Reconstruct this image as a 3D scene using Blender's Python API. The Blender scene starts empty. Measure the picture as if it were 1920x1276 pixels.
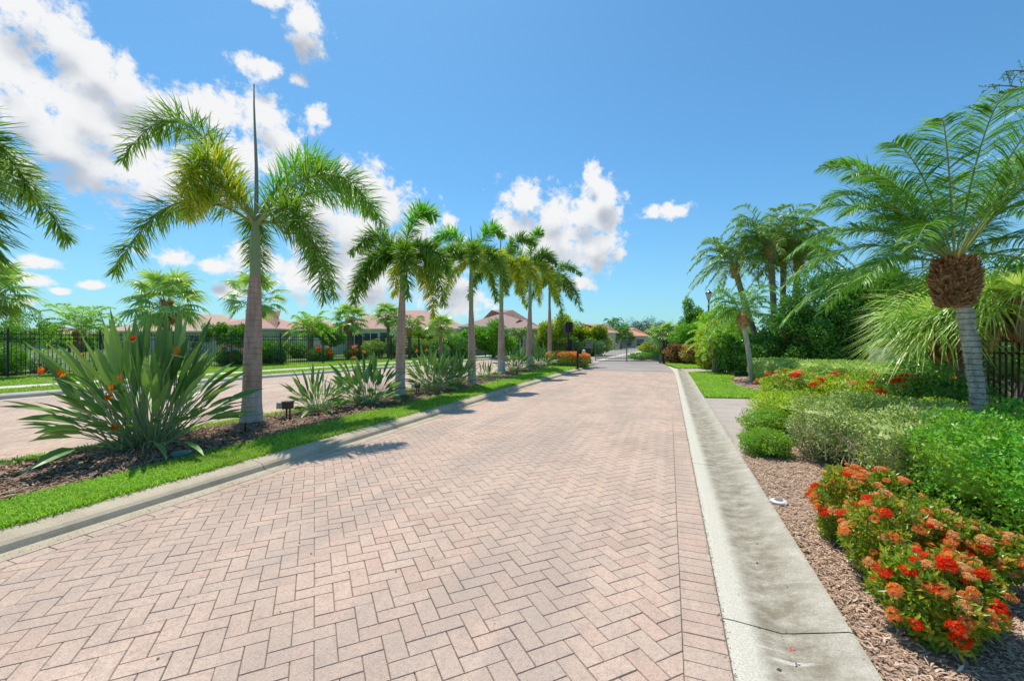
import bpy, math, random
import numpy as np
from math import radians as R, sin, cos, pi
rng = np.random.default_rng(7); random.seed(7)
scn = bpy.context.scene
# ------------------------------------------------------------------ camera
YAW = R(20.2); CH = 1.45; FPX = 800.0; HY = 640.0
cs, sn = cos(YAW), sin(YAW)
cam = bpy.data.cameras.new('camera'); cob = bpy.data.objects.new('camera', cam)
scn.collection.objects.link(cob)
cob.location = (0, 0, CH); cob.rotation_euler = (R(90), 0, YAW)
cam.sensor_width = 36; cam.lens = 36*FPX/1920; cam.shift_y = (HY-638)/1920
cam.clip_start = .05; cam.clip_end = 6000
scn.camera = cob
# ------------------------------------------------------------------ light
SUN_AZ, SUN_EL = R(-46), R(67)
sl = bpy.data.lights.new('sun', 'SUN'); sl.energy = 3.1; sl.angle = R(.5); sl.color = (1, .93, .82)
so = bpy.data.objects.new('sun', sl); scn.collection.objects.link(so)
so.rotation_euler = (R(90)-SUN_EL, 0, -SUN_AZ+pi)
scn.view_settings.view_transform = 'Standard'; scn.view_settings.look = 'None'
scn.view_settings.exposure = .5; scn.view_settings.gamma = 1
world = bpy.data.worlds.new('World'); scn.world = world; world.use_nodes = True

class NT:
    """small helper for node trees"""
    def __init__(s, nt): s.nt = nt; s.n = nt.nodes; s.l = nt.links
    def new(s, t, **kw):
        nd = s.n.new(t)
        for k, v in kw.items(): setattr(nd, k, v)
        return nd
    def put(s, sock, v):
        if v is None: return
        if isinstance(v, bpy.types.NodeSocket): s.l.new(v, sock)
        elif isinstance(v, (tuple, list)) and len(v) == 3 and sock.type == 'RGBA': sock.default_value = (*v, 1)
        else: sock.default_value = v
    def math(s, op, a, b=None, c=None, clamp=False):
        nd = s.new('ShaderNodeMath', operation=op); nd.use_clamp = clamp
        for i, v in enumerate((a, b, c)): s.put(nd.inputs[i], v)
        return nd.outputs[0]
    def vec(s, op, a, b=None, c=None):
        nd = s.new('ShaderNodeVectorMath', operation=op)
        for i, v in enumerate((a, b, c)): s.put(nd.inputs[i], v)
        return nd.outputs['Value'] if op in ('LENGTH', 'DOT_PRODUCT') else nd.outputs[0]
    def mix(s, f, a, b, mode='MIX'):
        nd = s.new('ShaderNodeMix', data_type='RGBA', blend_type=mode)
        s.put(nd.inputs[0], f); s.put(nd.inputs[6], a); s.put(nd.inputs[7], b)
        return nd.outputs[2]
    def noise(s, v, scale, detail=3, rough=.5, dist=0):
        nd = s.new('ShaderNodeTexNoise'); s.put(nd.inputs['Vector'], v)
        nd.inputs['Scale'].default_value = scale; nd.inputs['Detail'].default_value = detail
        nd.inputs['Roughness'].default_value = rough; nd.inputs['Distortion'].default_value = dist
        return nd.outputs[0]
    def sep(s, v):
        nd = s.new('ShaderNodeSeparateXYZ'); s.put(nd.inputs[0], v); return nd.outputs
    def comb(s, x, y, z):
        nd = s.new('ShaderNodeCombineXYZ')
        for i, v in enumerate((x, y, z)): s.put(nd.inputs[i], v)
        return nd.outputs[0]
    def ramp(s, f, stops, interp='LINEAR'):
        nd = s.new('ShaderNodeValToRGB'); s.put(nd.inputs[0], f); cr = nd.color_ramp; cr.interpolation = interp
        while len(cr.elements) > 1: cr.elements.remove(cr.elements[-1])
        cr.elements[0].position = stops[0][0]; cr.elements[0].color = (*stops[0][1], 1)
        for p, c in stops[1:]:
            e = cr.elements.new(p); e.color = (*c, 1)
        return nd.outputs[0]
    def mapr(s, v, a, b, c, d, smooth=False):
        nd = s.new('ShaderNodeMapRange'); nd.interpolation_type = 'SMOOTHSTEP' if smooth else 'LINEAR'
        for i, x in enumerate((v, a, b, c, d)): s.put(nd.inputs[i], x)
        return nd.outputs[0]

# ------------------------------------------------------------------ sky with cumulus clouds (world)
def sky():
    t = NT(world.node_tree); t.n.clear()
    st = t.new('ShaderNodeTexSky', sky_type='NISHITA'); st.sun_disc = False
    st.sun_elevation = SUN_EL; st.sun_rotation = SUN_AZ % (2*pi); st.air_density = 1.0; st.dust_density = .6; st.ozone_density = 2.5
    tc = t.new('ShaderNodeTexCoord'); g = tc.outputs['Generated']
    # blobs: (px, py, rx, ry) of the photo turned into azimuth / elevation
    B = [(40,10,95,50),(120,60,80,52),(185,115,80,50),(235,165,85,50),(300,190,85,45),(365,195,60,38),(410,215,50,34),
         (200,235,105,62),(110,270,110,70),(225,315,125,62),(320,345,115,42),(35,200,75,70),(15,130,40,45),(30,310,80,50),
         (500,222,52,40),(530,262,55,55),(440,300,85,55),(560,30,50,45),(570,90,34,38),(520,0,55,30),(500,130,38,20),(558,150,25,18),(592,215,22,18),
         (690,345,52,45),(735,395,52,52),(785,440,50,50),(650,430,95,60),(590,395,75,55),(560,520,70,35),(690,520,120,55),(835,420,18,22),(850,540,60,60),(480,490,60,30),
         (330,482,55,18),(395,497,40,13),(70,492,45,13),(60,522,40,11),(112,546,20,6),(180,535,30,8),(440,545,40,14),(30,565,40,10),(270,470,20,8),
         (985,372,48,36),(1040,398,50,40),(1095,405,55,42),(1135,372,30,40),(1113,330,15,20),(1060,445,95,45),(1120,470,48,50),(955,420,36,36),
         (1248,396,40,15),(1092,532,28,15),(1062,532,26,13)]
    grp = bpy.data.node_groups.new('cloud_density', 'ShaderNodeTree')
    grp.interface.new_socket('V', in_out='INPUT', socket_type='NodeSocketVector')
    grp.interface.new_socket('D', in_out='OUTPUT', socket_type='NodeSocketFloat')
    grp.interface.new_socket('S', in_out='OUTPUT', socket_type='NodeSocketFloat')
    q = NT(grp); gi = q.new('NodeGroupInput'); go = q.new('NodeGroupOutput'); v = gi.outputs[0]
    acc = None
    # warp for ragged outlines
    for px, py, rx, ry in B:
        az = math.atan((px-960)/FPX); h = math.hypot(px-960, FPX); el = math.atan((HY-py)/h)
        kx = FPX/(h*h); ky = h/(h*h+(HY-py)**2)
        ra, re = max(rx*kx, .004)*1.22, max(ry*ky, .003)*1.22; az -= YAW
        m = q.vec('MULTIPLY_ADD', v, (1/ra, 1/re, 0), (-az/ra, -el/re, 0)); ln = q.vec('LENGTH', m)
        acc = ln if acc is None else q.math('SMOOTH_MIN', acc, ln, .25)
    n1 = q.noise(v, 9, 9, .56); n2 = q.noise(v, 42, 9, .68)
    vo = q.new('ShaderNodeTexVoronoi', feature='SMOOTH_F1'); q.put(vo.inputs['Vector'], v); vo.inputs['Scale'].default_value = 28
    a = q.math('MULTIPLY_ADD', q.math('SUBTRACT', n1, .5), 2.3, q.math('SUBTRACT', 1.0, acc))
    a = q.math('MULTIPLY_ADD', q.math('SUBTRACT', n2, .5), 2.1, a)
    a = q.math('MULTIPLY_ADD', q.math('SUBTRACT', .4, vo.outputs['Distance']), .8, a)
    q.l.new(a, go.inputs[0])
    n3 = q.noise(v, 11, 4, .5); q.l.new(q.math('MULTIPLY_ADD', q.math('SUBTRACT', n3, .5), 1.7, q.math('SUBTRACT', 1.0, acc)), go.inputs[1])
    x, y, z = t.sep(g)
    az = t.math('ARCTAN2', x, y); el = t.math('ARCSINE', z)
    def dens(dz):
        nd = t.new('ShaderNodeGroup'); nd.node_tree = grp
        t.put(nd.inputs[0], t.comb(az, t.math('ADD', el, dz) if dz else el, 0.0)); return nd.outputs
    (d0, s0), (_, d1) = dens(0), dens(.045)
    cov = t.mapr(d0, -.1, .55, 0, 1, True)
    lit = t.mapr(t.math('SUBTRACT', s0, d1), -.25, .40, 0, 1, True)
    thick = t.mapr(t.math('MULTIPLY_ADD', t.math('SUBTRACT', t.noise(t.comb(az, el, 3.0), 7, 4, .55), .5), 2.2, d1), .1, 1.3, 0, 1, True)
    shade = t.math('SUBTRACT', 1.0, t.math('MULTIPLY', thick, t.math('SUBTRACT', 1.0, t.math('MULTIPLY', lit, .6))))
    ccol = t.mix(shade, (.50, .55, .63), (1.0, 1.0, 1.0))
    skyc = t.mix(1.0, st.outputs[0], (.375, .66, .755), 'MULTIPLY')
    hs = t.new('ShaderNodeHueSaturation'); t.put(hs.inputs['Color'], skyc); hs.inputs['Saturation'].default_value = 1.0; hs.inputs['Value'].default_value = 1.0
    # thin bright haze near the horizon
    hz = t.mapr(el, 0.0, .35, .30, 0.0, True)
    skyv = t.mix(hz, hs.outputs[0], (1.6, 2.5, 2.85))
    K = .15
    cl = t.vec('SCALE', ccol); cl.node.inputs['Scale'].default_value = .66/K
    col = t.mix(t.math('MULTIPLY', cov, .97), skyv, cl)
    bg = t.new('ShaderNodeBackground'); t.put(bg.inputs[0], col); bg.inputs[1].default_value = K
    out = t.new('ShaderNodeOutputWorld'); t.l.new(bg.outputs[0], out.inputs[0])
sky()

# ------------------------------------------------------------------ layout helpers (true ground positions)
def pt(px, d):
    """world X,Y of what stands d metres ahead in the photo's column px"""
    lat = (px-960)/FPX*d
    return (-sn*d+cs*lat, cs*d+sn*lat)
def gp(px, py, z=0.0):
    d = FPX*(CH-z)/(py-HY); return pt(px, d)
def hz(py, d): return CH+(HY-py)/FPX*d
RV = np.array((cs, sn, 0)); FV = np.array((-sn, cs, 0)); UP = np.array((0, 0, 1.0))

# ------------------------------------------------------------------ mesh helpers
class MB:
    def __init__(s): s.v = []; s.f = []; s.n = 0
    def add(s, v, f, mi=0):
        v = np.asarray(v, float).reshape(-1, 3); f = np.asarray(f, int)
        if f.ndim == 1: f = f[None]
        s.v.append(v); s.f.append((f+s.n, mi)); s.n += len(v)
    def box(s, c, d, rot=0, mi=0, taper=1.0):
        x, y, z = np.array(d)/2
        v = np.array([(-x,-y,-z),(x,-y,-z),(x,y,-z),(-x,y,-z),(-x*taper,-y*taper,z),(x*taper,-y*taper,z),(x*taper,y*taper,z),(-x*taper,y*taper,z)])
        c_, s_ = cos(rot), sin(rot); v = np.stack([v[:,0]*c_-v[:,1]*s_, v[:,0]*s_+v[:,1]*c_, v[:,2]], 1)+np.array(c)
        s.add(v, [(0,3,2,1),(4,5,6,7),(0,1,5,4),(1,2,6,5),(2,3,7,6),(3,0,4,7)], mi)
    def tube(s, P, r, n=8, mi=0, cap=True):
        P = np.asarray(P, float); r = np.broadcast_to(np.asarray(r, float), (len(P),))
        T = np.gradient(P, axis=0); T /= np.linalg.norm(T, axis=1)[:, None]+1e-9
        ref = np.array((0, 0, 1.0)) if abs(T[0][2]) < .9 else np.array((1.0, 0, 0))
        A = np.cross(T, ref); A /= np.linalg.norm(A, axis=1)[:, None]+1e-9; Bv = np.cross(T, A)
        a = np.arange(n)/n*2*pi
        V = P[:, None]+r[:, None, None]*(A[:, None]*np.cos(a)[None, :, None]+Bv[:, None]*np.sin(a)[None, :, None])
        i = np.arange(len(P)-1)[:, None]*n; j = np.arange(n)[None]; k = (j+1) % n
        f = np.stack([i+j, i+n+j, i+n+k, i+k], -1).reshape(-1, 4)
        s.add(V.reshape(-1, 3), f, mi)
        if cap:
            s.add(V[0], np.arange(n)[None], mi); s.add(V[-1], np.arange(n)[::-1][None], mi)
    def lathe(s, prof, c, n=12, mi=0):
        s.tube([(c[0], c[1], c[2]+z) for _, z in prof], [r for r, _ in prof], n, mi)
    def poly(s, pts, z, mi=0): s.add([(p[0], p[1], z if len(p) < 3 else p[2]) for p in pts], [list(range(len(pts)))], mi)
    def leaves(s, P, D, N, L, W, mi=0, fold=.25):
        P, D, N = map(np.asarray, (P, D, N)); n = len(P); L = np.broadcast_to(L, n)[:, None]; W = np.broadcast_to(W, n)[:, None]
        D = nrm(D); S = nrm(np.cross(D, N)); Nn = np.cross(S, D)
        m = P+D*L*.45+Nn*W*fold
        V = np.stack([P, m-S*W*.5, P+D*L, m+S*W*.5], 1).reshape(-1, 3)
        # fold along the midrib
        b = np.arange(n)*4
        s.add(V, np.concatenate([np.stack([b, b+2, b+1], 1), np.stack([b, b+3, b+2], 1)]), mi)
    def strips(s, P, D, S, L, W, droop, mi=0, prof=(.7, 1.0, .75)):
        """narrow leaflets: 3 segments that bend down by droop"""
        P, D, S = map(np.asarray, (P, D, S)); n = len(P); D = nrm(D); S = nrm(S)
        L = np.broadcast_to(L, n)[:, None]; W = np.broadcast_to(W, n)[:, None]; dr = np.broadcast_to(droop, n)[:, None]
        g = np.array((0, 0, -1.0))
        d1 = nrm(D+g*dr*.6); d2 = nrm(D+g*dr*1.5)
        p1 = P+D*L*.33; p2 = p1+d1*L*.33; p3 = p2+d2*L*.34
        h = W*.5
        V = np.stack([P-S*h*prof[0], P+S*h*prof[0], p1-S*h*prof[1], p1+S*h*prof[1], p2-S*h*prof[2], p2+S*h*prof[2], p3], 1).reshape(-1, 3)
        b = (np.arange(n)*7)[:, None]
        # vertices must be shared: quads then tip triangle
        s.v.append(V); base = s.n; s.n += len(V)
        q = np.concatenate([b+np.array([[0, 1, 3, 2]]), b+np.array([[2, 3, 5, 4]])])
        s.f.append((q+base, mi)); s.f.append((b+np.array([[4, 5, 6]])+base, mi))
    def build(s, name, mats, parent=None, smooth=False):
        me = bpy.data.meshes.new(name)
        V = np.concatenate(s.v).astype(np.float32) if s.v else np.zeros((0, 3), np.float32)
        me.vertices.add(len(V)); me.vertices.foreach_set('co', V.ravel())
        idx = np.concatenate([f.ravel() for f, _ in s.f]); tot = np.concatenate([np.full(len(f), f.shape[1]) for f, _ in s.f])
        mi = np.concatenate([np.full(len(f), m) for f, m in s.f])
        me.loops.add(len(idx)); me.loops.foreach_set('vertex_index', idx.astype(np.int32))
        me.polygons.add(len(tot)); st = np.concatenate([[0], np.cumsum(tot)[:-1]])
        me.polygons.foreach_set('loop_start', st.astype(np.int32)); me.polygons.foreach_set('loop_total', tot.astype(np.int32))
        me.polygons.foreach_set('material_index', mi.astype(np.int32))
        me.polygons.foreach_set('use_smooth', np.full(len(tot), bool(smooth)))
        if not isinstance(mats, (list, tuple)): mats = [mats]
        for m in mats: me.materials.append(m)
        me.update(calc_edges=True)
        o = bpy.data.objects.new(name, me); scn.collection.objects.link(o)
        if parent is not None: o.parent = parent
        return o
def nrm(v):
    v = np.asarray(v, float); return v/(np.linalg.norm(v, axis=-1, keepdims=True)+1e-9)
def rdir(n):
    return nrm(rng.normal(size=(n, 3)))
def tag(o, label=None, cat=None, group=None, kind=None):
    if label: o['label'] = label
    if cat: o['category'] = cat
    if group: o['group'] = group
    if kind: o['kind'] = kind
    return o
def thing(name, label, cat, loc=(0, 0, 0), group=None):
    o = bpy.data.objects.new(name, None); scn.collection.objects.link(o); o.location = loc; o.empty_display_size = .2
    return tag(o, label, cat, group)
def struct(o): o['kind'] = 'structure'; return o

# ------------------------------------------------------------------ materials
def mat(name):
    m = bpy.data.materials.new(name); m.use_nodes = True; t = NT(m.node_tree); t.n.clear()
    t.out = t.new('ShaderNodeOutputMaterial'); t.bs = t.new('ShaderNodeBsdfPrincipled'); t.l.new(t.bs.outputs[0], t.out.inputs[0])
    return m, t
def bump(t, h, strength=.3, dist=.01):
    b = t.new('ShaderNodeBump'); b.inputs['Strength'].default_value = strength; b.inputs['Distance'].default_value = dist
    t.put(b.inputs['Height'], h); t.l.new(b.outputs[0], t.bs.inputs['Normal'])
def opos(t): return t.new('ShaderNodeNewGeometry').outputs['Position']
GAIN = 1.7
def leafm(name, cols, rough=.48, tr=.3, patch=None, spec=.35):
    """cols: list of colours picked per leaf"""
    m, t = mat(name); g = t.new('ShaderNodeNewGeometry')
    gn = GAIN if max(cols[0][1], cols[-1][1]) > .9*max(cols[0][0], cols[-1][0]) else 1.0
    cols = [tuple(min(.85, v*gn) for v in q) for q in cols]
    n = len(cols); c = t.ramp(g.outputs['Random Per Island'], [(i/max(n-1, 1), cols[i]) for i in range(n)])
    if patch:
        f = t.mapr(t.noise(g.outputs['Position'], patch[0], 2), .42, .62, 0, 1, True)
        c = t.mix(t.math('MULTIPLY', f, patch[2]), c, patch[1])
    t.put(t.bs.inputs['Base Color'], c); t.bs.inputs['Roughness'].default_value = rough
    t.bs.inputs['Specular IOR Level'].default_value = spec
    tl = t.new('ShaderNodeBsdfTranslucent'); t.put(tl.inputs[0], t.mix(1.0, c, (1.25, 1.2, .6), 'MULTIPLY'))
    mx = t.new('ShaderNodeMixShader'); mx.inputs[0].default_value = tr
    t.l.new(t.bs.outputs[0], mx.inputs[1]); t.l.new(tl.outputs[0], mx.inputs[2]); t.l.new(mx.outputs[0], t.out.inputs[0])
    return m
def plain(name, col, rough=.6, metal=0, var=.15, scale=8, bmp=0, spec=.5):
    m, t = mat(name); p = opos(t); f = t.noise(p, scale, 4, .6)
    a = tuple(x*(1-var) for x in col); b = tuple(min(1, x*(1+var)) for x in col)
    t.put(t.bs.inputs['Base Color'], t.mix(f, a, b)); t.bs.inputs['Roughness'].default_value = rough; t.bs.inputs['Metallic'].default_value = metal
    t.bs.inputs['Specular IOR Level'].default_value = spec
    if bmp: bump(t, t.noise(p, scale*6, 3), bmp, .01)
    return m
def paver(name, tint=(1, 1, 1)):
    m, t = mat(name); g = t.new('ShaderNodeNewGeometry'); p = g.outputs['Position']
    c = t.ramp(g.outputs['Random Per Island'], [(0, (.50,.35,.275)), (.12, (.56,.40,.32)), (.35, (.60,.44,.35)), (.55, (.555,.435,.35)), (.75, (.62,.46,.365)), (.9, (.52,.42,.34)), (1, (.63,.49,.40))])
    c = t.mix(t.mapr(t.noise(p, 1.1, 4, .6), .45, .66, 0, .62, True), c, (.38,.295,.235))
    c = t.mix(t.mapr(t.noise(p, .35, 3, .6), .5, .7, 0, .5, True), c, (.66,.52,.43))
    c = t.mix(t.mapr(t.noise(p, 9, 5, .75), .5, .68, 0, .7, True), c, (.36,.28,.235))
    xx, yy, z_ = t.sep(p); tk = t.noise(t.comb(t.math('MULTIPLY', xx, 1.1), t.math('MULTIPLY', yy, .22), 0.0), 1.3, 5, .65)
    c = t.mix(t.mapr(tk, .44, .62, 0, .68, True), c, (.36,.305,.265)); c = t.mix(t.mapr(t.noise(p, 45, 4, .75), .46, .68, 0, .75), c, (.30,.22,.18))
    # tyre tracks darken two bands along the lane
    sp = t.noise(p, 200, 3, .8)
    c = t.mix(t.mapr(sp, .5, .66, 0, .8), c, (.66,.55,.48)); c = t.mix(t.mapr(sp, .34, .5, .7, 0), c, (.30,.23,.20))
    c = t.mix(1.0, c, tint, 'MULTIPLY')
    t.put(t.bs.inputs['Base Color'], c); t.bs.inputs['Roughness'].default_value = .85; t.bs.inputs['Specular IOR Level'].default_value = .25
    bump(t, sp, .5, .004); return m
def sheet(name, c1, c2, scale, fine, rough=.95, stain=None, bmp=.4, bd=.01, fs=(0, .5)):
    m, t = mat(name); p = opos(t)
    c = t.mix(t.mapr(t.noise(p, scale, 5, .6), .35, .65, 0, 1), c1, c2)
    f = t.noise(p, fine, 4, .75); c = t.mix(t.mapr(f, .35, .7, fs[1], fs[0]), c, tuple(x*.45 for x in c1))
    if stain: c = t.mix(t.mapr(t.noise(p, stain[0], 4, .65), .48, .7, 0, stain[2], True), c, stain[1])
    t.put(t.bs.inputs['Base Color'], c); t.bs.inputs['Roughness'].default_value = rough; t.bs.inputs['Specular IOR Level'].default_value = .2
    bump(t, f, bmp, bd); return m
def concrete(name, base, dirt, band=None, streak=True):
    m, t = mat(name); p = opos(t); x, y, z = t.sep(p)
    c = t.mix(t.noise(p, 3, 5, .6), tuple(v*.9 for v in base), base)
    if band:   # dirt gathered along the flow line and on the outer half of the gutter
        f = t.math('MULTIPLY', t.mapr(x, band[0], band[1], 0, 1, True), t.mapr(x, band[2], band[3], 1, .55, True))
        st = t.noise(t.comb(t.math('MULTIPLY', x, 2.5), t.math('MULTIPLY', y, 3.5), z), 2.2, 7, .75)
        f = t.math('MULTIPLY', f, t.mapr(st, .3, .6, .25, 1)); c = t.mix(f, c, dirt)
        sc = t.noise(t.comb(t.math('MULTIPLY', x, 1.2), t.math('MULTIPLY', y, 16), z), 1.2, 2, .5)
        c = t.mix(t.math('MULTIPLY', t.mapr(sc, .66, .72, 0, .75), t.mapr(x, band[0], band[1], 0, 1)), c, (.72, .68, .58))
    else:
        c = t.mix(t.mapr(t.noise(p, 1.7, 6, .7), .42, .66, 0, .8), c, dirt)
    fn = t.noise(p, 120, 3, .7); c = t.mix(t.mapr(fn, .4, .6, .35, 0), c, tuple(v*.5 for v in dirt))
    t.put(t.bs.inputs['Base Color'], c); t.bs.inputs['Roughness'].default_value = .9; t.bs.inputs['Specular IOR Level'].default_value = .25
    bump(t, fn, .3, .003); return m
def barkm(name, c1, c2, rings=0, ringc=None, rough=.9, bs=.6):
    m, t = mat(name); tc = t.new('ShaderNodeNewGeometry'); p = tc.outputs['Position']; x, y, z = t.sep(p)
    c = t.mix(t.mapr(t.noise(t.comb(t.math('MULTIPLY', x, 14), t.math('MULTIPLY', y, 14), t.math('MULTIPLY', z, 3)), 1, 5, .65), .35, .65, 0, 1), c1, c2)
    h = t.noise(p, 60, 4, .7)
    if rings:
        w = t.math('FRACT', t.math('ADD', t.math('MULTIPLY', z, rings), t.math('MULTIPLY', t.noise(p, 3, 2), .5)))
        e = t.mapr(t.math('ABSOLUTE', t.math('SUBTRACT', w, .5)), .40, .5, 0, 1, True)
        brk = t.mapr(t.noise(t.comb(t.math('MULTIPLY', x, 5), t.math('MULTIPLY', y, 5), t.math('MULTIPLY', z, 6)), 1.3, 3), .38, .62, .0, .9)
        c = t.mix(t.math('MULTIPLY', e, brk), c, ringc or tuple(v*.55 for v in c1)); h = t.math('SUBTRACT', h, t.math('MULTIPLY', e, .8))
    t.put(t.bs.inputs['Base Color'], c); t.bs.inputs['Roughness'].default_value = rough; t.bs.inputs['Specular IOR Level'].default_value = .2
    bump(t, h, bs, .02); return m

M = {}
M['paver'] = paver('pink paver', (1.12, 1.065, 1.01)); M['paver2'] = paver('exit paver', (1.17, 1.11, 1.03))
M['band'] = paver('border paver', (1.1, 1.02, .9))
M['sand'] = sheet('joint sand', (.34,.25,.195), (.44,.34,.27), 3, 90)
M['asphalt'] = sheet('worn asphalt', (.36,.315,.285), (.50,.44,.395), .4, 120, stain=(1.2, (.30,.26,.235), .5), bmp=.3)
M['conc'] = concrete('gutter concrete', (.74,.69,.57), (.27,.23,.165), (.36, .46, .60, .83))
M['curb'] = concrete('curb concrete', (.62,.53,.39), (.38,.31,.215))
M['curb2'] = concrete('far curb concrete', (.66,.60,.51), (.44,.39,.31))
M['walk'] = concrete('sidewalk concrete', (.80,.74,.62), (.60,.54,.43))
M['gravelpath'] = sheet('exposed aggregate path', (.56,.47,.41), (.70,.61,.54), 2, 70, bmp=.8, fs=(0, .75))
M['soil'] = sheet('soil', (.15,.10,.07), (.24,.165,.115), 6, 60, bmp=.8, fs=(0, .7))
M['soil2'] = sheet('bed soil', (.42,.29,.205), (.54,.39,.285), 2.2, 60, bmp=.8, fs=(0, .6))
M['turf'] = sheet('turf base', (.10,.17,.025), (.17,.25,.035), 1.5, 60, bmp=.8, stain=(3, (.20,.22,.06), .5), fs=(0, .5))
M['ground'] = sheet('lawn ground', (.12,.21,.03), (.20,.29,.05), .3, 30, stain=(.15, (.24,.25,.09), .5))
M['chips'] = leafm('mulch chips', [(.22,.125,.08), (.50,.32,.215), (.66,.47,.33), (.36,.22,.14), (.76,.58,.43), (.54,.37,.25)], .9, .0, spec=.1)
M['chips2'] = leafm('dark mulch chips', [(.10,.06,.04), (.28,.175,.12), (.44,.30,.20), (.16,.10,.065), (.58,.44,.32), (.22,.14,.095)], .9, .0, spec=.1)
M['grass'] = leafm('grass blades', [(.08,.19,.012), (.15,.31,.02), (.23,.42,.03), (.12,.26,.02), (.36,.48,.07), (.18,.35,.025)], .45, .4, patch=(1.3, (.30,.44,.05), .5), spec=.3)
M['grassdry'] = leafm('dry runners', [(.35,.24,.13), (.22,.13,.07), (.30,.28,.08)], .8, .2)
M['fox'] = leafm('foxtail leaflets', [(.03,.08,.012), (.09,.20,.02), (.17,.31,.035), (.07,.15,.02), (.26,.38,.09), (.07,.17,.015)], .45, .35, spec=.35)
M['foxbright'] = leafm('bright foxtail leaflets', [(.06,.20,.015), (.12,.33,.02), (.20,.40,.03)], .35, .4, spec=.5)  # brighter green leaflet colour, given to the more upright fronds
M['foxgold'] = leafm('ageing foxtail leaflets', [(.13,.26,.03), (.58,.46,.04), (.24,.36,.04), (.09,.20,.02), (.66,.44,.05), (.12,.24,.02)], .4, .35, spec=.4)
M['date'] = leafm('date palm leaflets', [(.04,.12,.02), (.09,.24,.03), (.14,.32,.045), (.06,.16,.02), (.20,.36,.07)], .48, .3, spec=.55)
M['datelime'] = leafm('lime palm leaflets', [(.12,.26,.02), (.22,.40,.03), (.30,.44,.05), (.16,.30,.02)], .4, .4)
M['datefar'] = leafm('tall date leaflets', [(.05,.13,.02), (.12,.25,.03), (.20,.32,.05), (.08,.18,.02), (.30,.34,.06)], .4, .3)
M['fan'] = leafm('fan palm segments', [(.10,.18,.04), (.20,.32,.08), (.32,.44,.15), (.14,.24,.05), (.42,.50,.22)], .35, .35, spec=.5)
M['fannear'] = leafm('near fan segments', [(.09,.21,.03), (.20,.36,.06), (.42,.52,.18), (.14,.27,.04), (.52,.58,.28)], .35, .35, spec=.5)
M['deadfan'] = leafm('dead fan segments', [(.42,.27,.13), (.55,.38,.20), (.33,.19,.09), (.60,.46,.26)], .8, .2)
M['brown'] = leafm('boot fibres', [(.22,.10,.05), (.50,.28,.15), (.66,.42,.25), (.36,.18,.09)], .85, .05, spec=.1)
M['strel'] = leafm('strelitzia blades', [(.05,.12,.03), (.08,.17,.04), (.14,.25,.055), (.065,.15,.035), (.22,.33,.10), (.04,.10,.025)], .38, .18, spec=.5)
M['stem'] = leafm('strelitzia stalks', [(.13,.20,.09), (.20,.27,.12), (.28,.32,.17), (.10,.16,.06)], .45, .1)
M['orange'] = leafm('orange sepals', [(.80,.20,.015), (.90,.30,.02), (.75,.10,.01)], .45, .5)
M['redf'] = leafm('red petals', [(.75,.03,.01), (.85,.06,.02), (.65,.02,.015)], .45, .5)
M['ixo'] = leafm('orange petals', [(1.0,.27,.05), (1.0,.38,.11), (1.0,.32,.07), (1.0,.48,.2)], .5, .5)
M['ixr'] = leafm('scarlet petals', [(.80,.02,.005), (.88,.07,.01), (.85,.12,.02)], .5, .5)
M['ixp'] = leafm('salmon petals', [(1.0,.44,.18), (1.0,.56,.30), (1.0,.36,.12)], .5, .5)
M['ixleaf'] = leafm('ixora leaves', [(.08,.21,.015), (.19,.36,.02), (.32,.48,.03), (.13,.29,.02), (.48,.50,.04), (.60,.42,.05)], .35, .35, spec=.5)
M['green1'] = leafm('bright hedge leaves', [(.04,.16,.012), (.08,.27,.02), (.14,.36,.03), (.06,.2,.015), (.24,.42,.04)], .35, .35, patch=(2.5, (.35,.46,.03), .45), spec=.5)
M['vari'] = leafm('variegated leaves', [(.06,.13,.025), (.14,.23,.05), (.36,.42,.15), (.10,.18,.04), (.52,.55,.28), (.24,.33,.06)], .4, .3, patch=(2, (.26,.38,.04), .5), spec=.4)
M['lime'] = leafm('lime leaves', [(.16,.26,.015), (.27,.38,.02), (.36,.44,.04), (.20,.30,.02)], .4, .35, patch=(2, (.14,.26,.03), .6))
M['dwarf'] = leafm('dwarf shrub leaves', [(.08,.20,.015), (.16,.32,.03), (.26,.40,.05), (.11,.25,.02)], .38, .35, patch=(4, (.30,.36,.06), .4))
M['boxh'] = leafm('clipped hedge leaves', [(.12,.20,.04), (.20,.31,.06), (.32,.43,.11), (.15,.24,.05), (.42,.50,.18)], .4, .3, patch=(1, (.34,.42,.08), .4))
M['dark'] = leafm('dark shrub leaves', [(.03,.09,.012), (.06,.17,.02), (.11,.26,.03), (.04,.12,.015), (.17,.33,.05)], .3, .25, spec=.6)
M['mid'] = leafm('mid tree leaves', [(.045,.13,.015), (.09,.22,.02), (.16,.33,.035), (.06,.17,.02), (.25,.42,.06)], .38, .3, patch=(.8, (.16,.28,.05), .5))
M['yel'] = leafm('yellow green leaves', [(.16,.24,.02), (.30,.38,.03), (.45,.46,.04), (.22,.30,.03)], .4, .4, patch=(.7, (.10,.18,.02), .6))
M['croton'] = leafm('croton leaves', [(.28,.06,.04), (.45,.18,.07), (.40,.30,.08), (.20,.07,.05), (.55,.40,.22), (.22,.22,.05)], .4, .25)
M['peach'] = leafm('peach croton leaves', [(.60,.42,.16), (.70,.50,.28), (.35,.40,.06), (.55,.22,.10), (.50,.50,.10)], .4, .25)
M['silver'] = leafm('silver leaves', [(.28,.36,.28), (.45,.52,.45), (.20,.28,.18), (.12,.22,.08)], .5, .25)
M['hazytree'] = leafm('distant leaves', [(.06,.11,.05), (.10,.17,.07), (.15,.22,.10)], .6, .2, patch=(.08, (.05,.09,.05), .6))
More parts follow.
